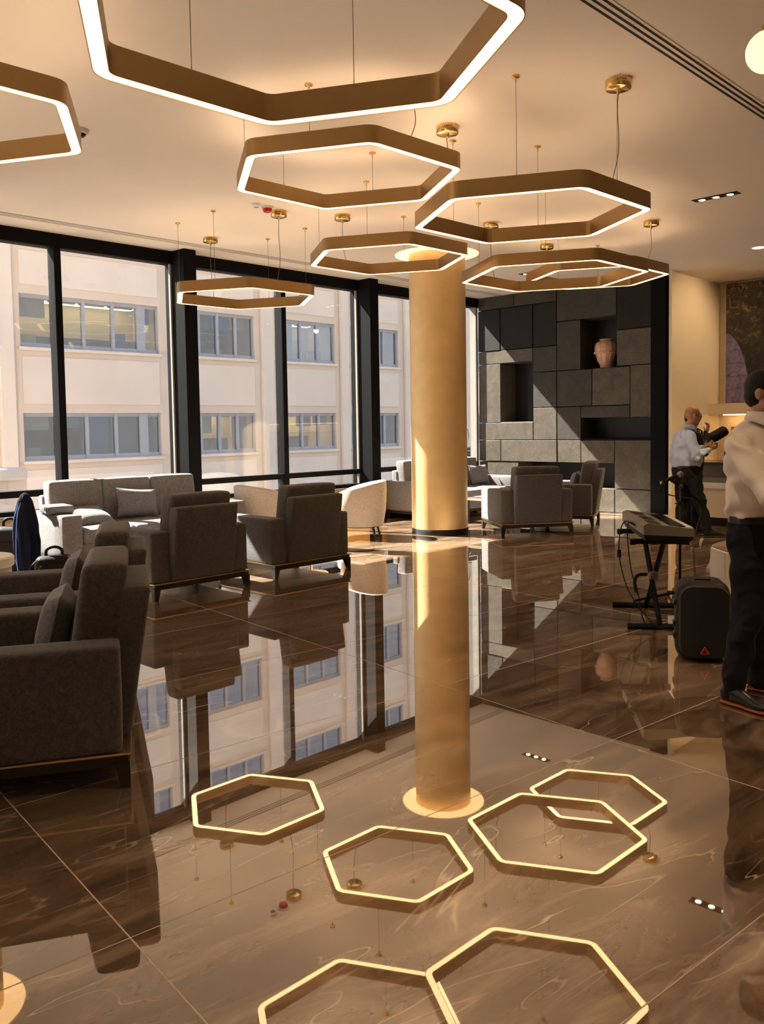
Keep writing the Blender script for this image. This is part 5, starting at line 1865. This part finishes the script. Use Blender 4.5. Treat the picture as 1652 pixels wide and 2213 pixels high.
bm = new_bm(); tube(bm, [qB(0.090, -0.010, 0.008), qB(0.096, 0, 0.010), qB(0.090, 0.010, 0.008)], 0.0025, 6); obj('glasses_bridge', bm, gm, B)
ob = Vector((11.15, 5.0, 0))
ph = thing('smartphone', 'dark smartphone held by the bald person', 'phone', ob + FB.p(0.225, 0.02, 1.235), math.atan2(-0.715, 0.699))
bm = soft_box(-0.07, 0.07, -0.036, 0.036, -0.005, 0.005, 0.004, 0, 0, mtx=Matrix.Rotation(R(-25), 4, 'Y')); obj('case', bm, MT['blackgloss'], ph)

# man in the black suit behind him
oc = Vector((11.583, 5.256, 0))
C_, FC, qC, RC = person('person in a black suit standing behind the bald person', oc, (0.699, -0.715, 0),
    [(0.93, 0.03, 0.125, 0.175), (1.02, 0.035, 0.135, 0.180), (1.15, 0.03, 0.130, 0.185), (1.30, 0.02, 0.128, 0.200), (1.37, 0.01, 0.112, 0.175), (1.42, 0.015, 0.090, 0.120), (1.455, 0.015, 0.068, 0.078), (1.475, 0.012, 0.060, 0.064)],
    [(0.015, 0, 1.42), (0.010, 0, 1.53)], (0.028, 0, 1.605), 0.0,
    [dict(j=[(0.01, 0.170, 1.345), (0.09, 0.235, 1.12), (0.195, 0.06, 1.40)], hd=(0.35, -0.2, 0.9), pn=(-0.8, 0.2, 0.3), ts=-1, curl=0.9),
     dict(j=[(0.01, -0.170, 1.345), (0.11, -0.22, 1.12), (0.26, -0.02, 1.16)], hd=(0.9, 0.3, 0.2), pn=(-0.2, 0.3, 0.9), ts=-1, curl=1.0)],
    [[(0.03, 0.09, 0.86), (0.05, 0.10, 0.48), (0.02, 0.10, 0.10)], [(0.03, -0.09, 0.86), (0.04, -0.10, 0.48), (0.0, -0.11, 0.10)]],
    [((-0.05, 0.10, 0.0), (1.0, 0.1)), ((-0.07, -0.11, 0.0), (1.0, -0.1))],
    MT['skin'], suit_black, trous_black, shoe_black, sole_dark, MT['hair'], None, 1.0, 0.012, None)
bm = new_bm(); loft(bm, [(FC.p(0.020, 0, 1.455), FC.f * 0.066, FC.r * 0.070), (FC.p(0.022, 0, 1.495), FC.f * 0.062, FC.r * 0.066)], 24); obj('shirt_collar', bm, plain('collar_white', (0.72, 0.68, 0.62), 0.7), C_)
bm = new_bm(); loft(bm, [(FC.p(0.090, 0, 1.46), FC.f * 0.012, FC.r * 0.018), (FC.p(0.15, 0, 1.42), FC.f * 0.010, FC.r * 0.024), (FC.p(0.165, 0, 1.30), FC.f * 0.008, FC.r * 0.03)], 12); obj('tie', bm, suit_black, C_)
oc2 = oc - FC.f * 0.06
tb = thing('document_tube', 'black padded tube held out by the person in the black suit', 'tube', oc2 + FC.p(0.32, 0.03, 1.28))
d0 = FC.p(0.32, 0.03, 1.28)
bm = new_bm(); tube(bm, [FC.p(0.12, 0.05, 1.245) - d0, FC.p(0.30, 0.03, 1.30) - d0, FC.p(0.44, 0.0, 1.365) - d0, FC.p(0.535, -0.01, 1.42) - d0, FC.p(0.55, -0.012, 1.43) - d0], [0.070, 0.075, 0.075, 0.072, 0.060], 20); obj('sleeve', bm, suit_black, tb, smooth=True)
bm = new_bm(); tube(bm, [FC.p(0.545, -0.011, 1.427) - d0, FC.p(0.556, -0.012, 1.433) - d0], [0.050, 0.050], 18); obj('end_cap', bm, MT['blackmatte'], tb)
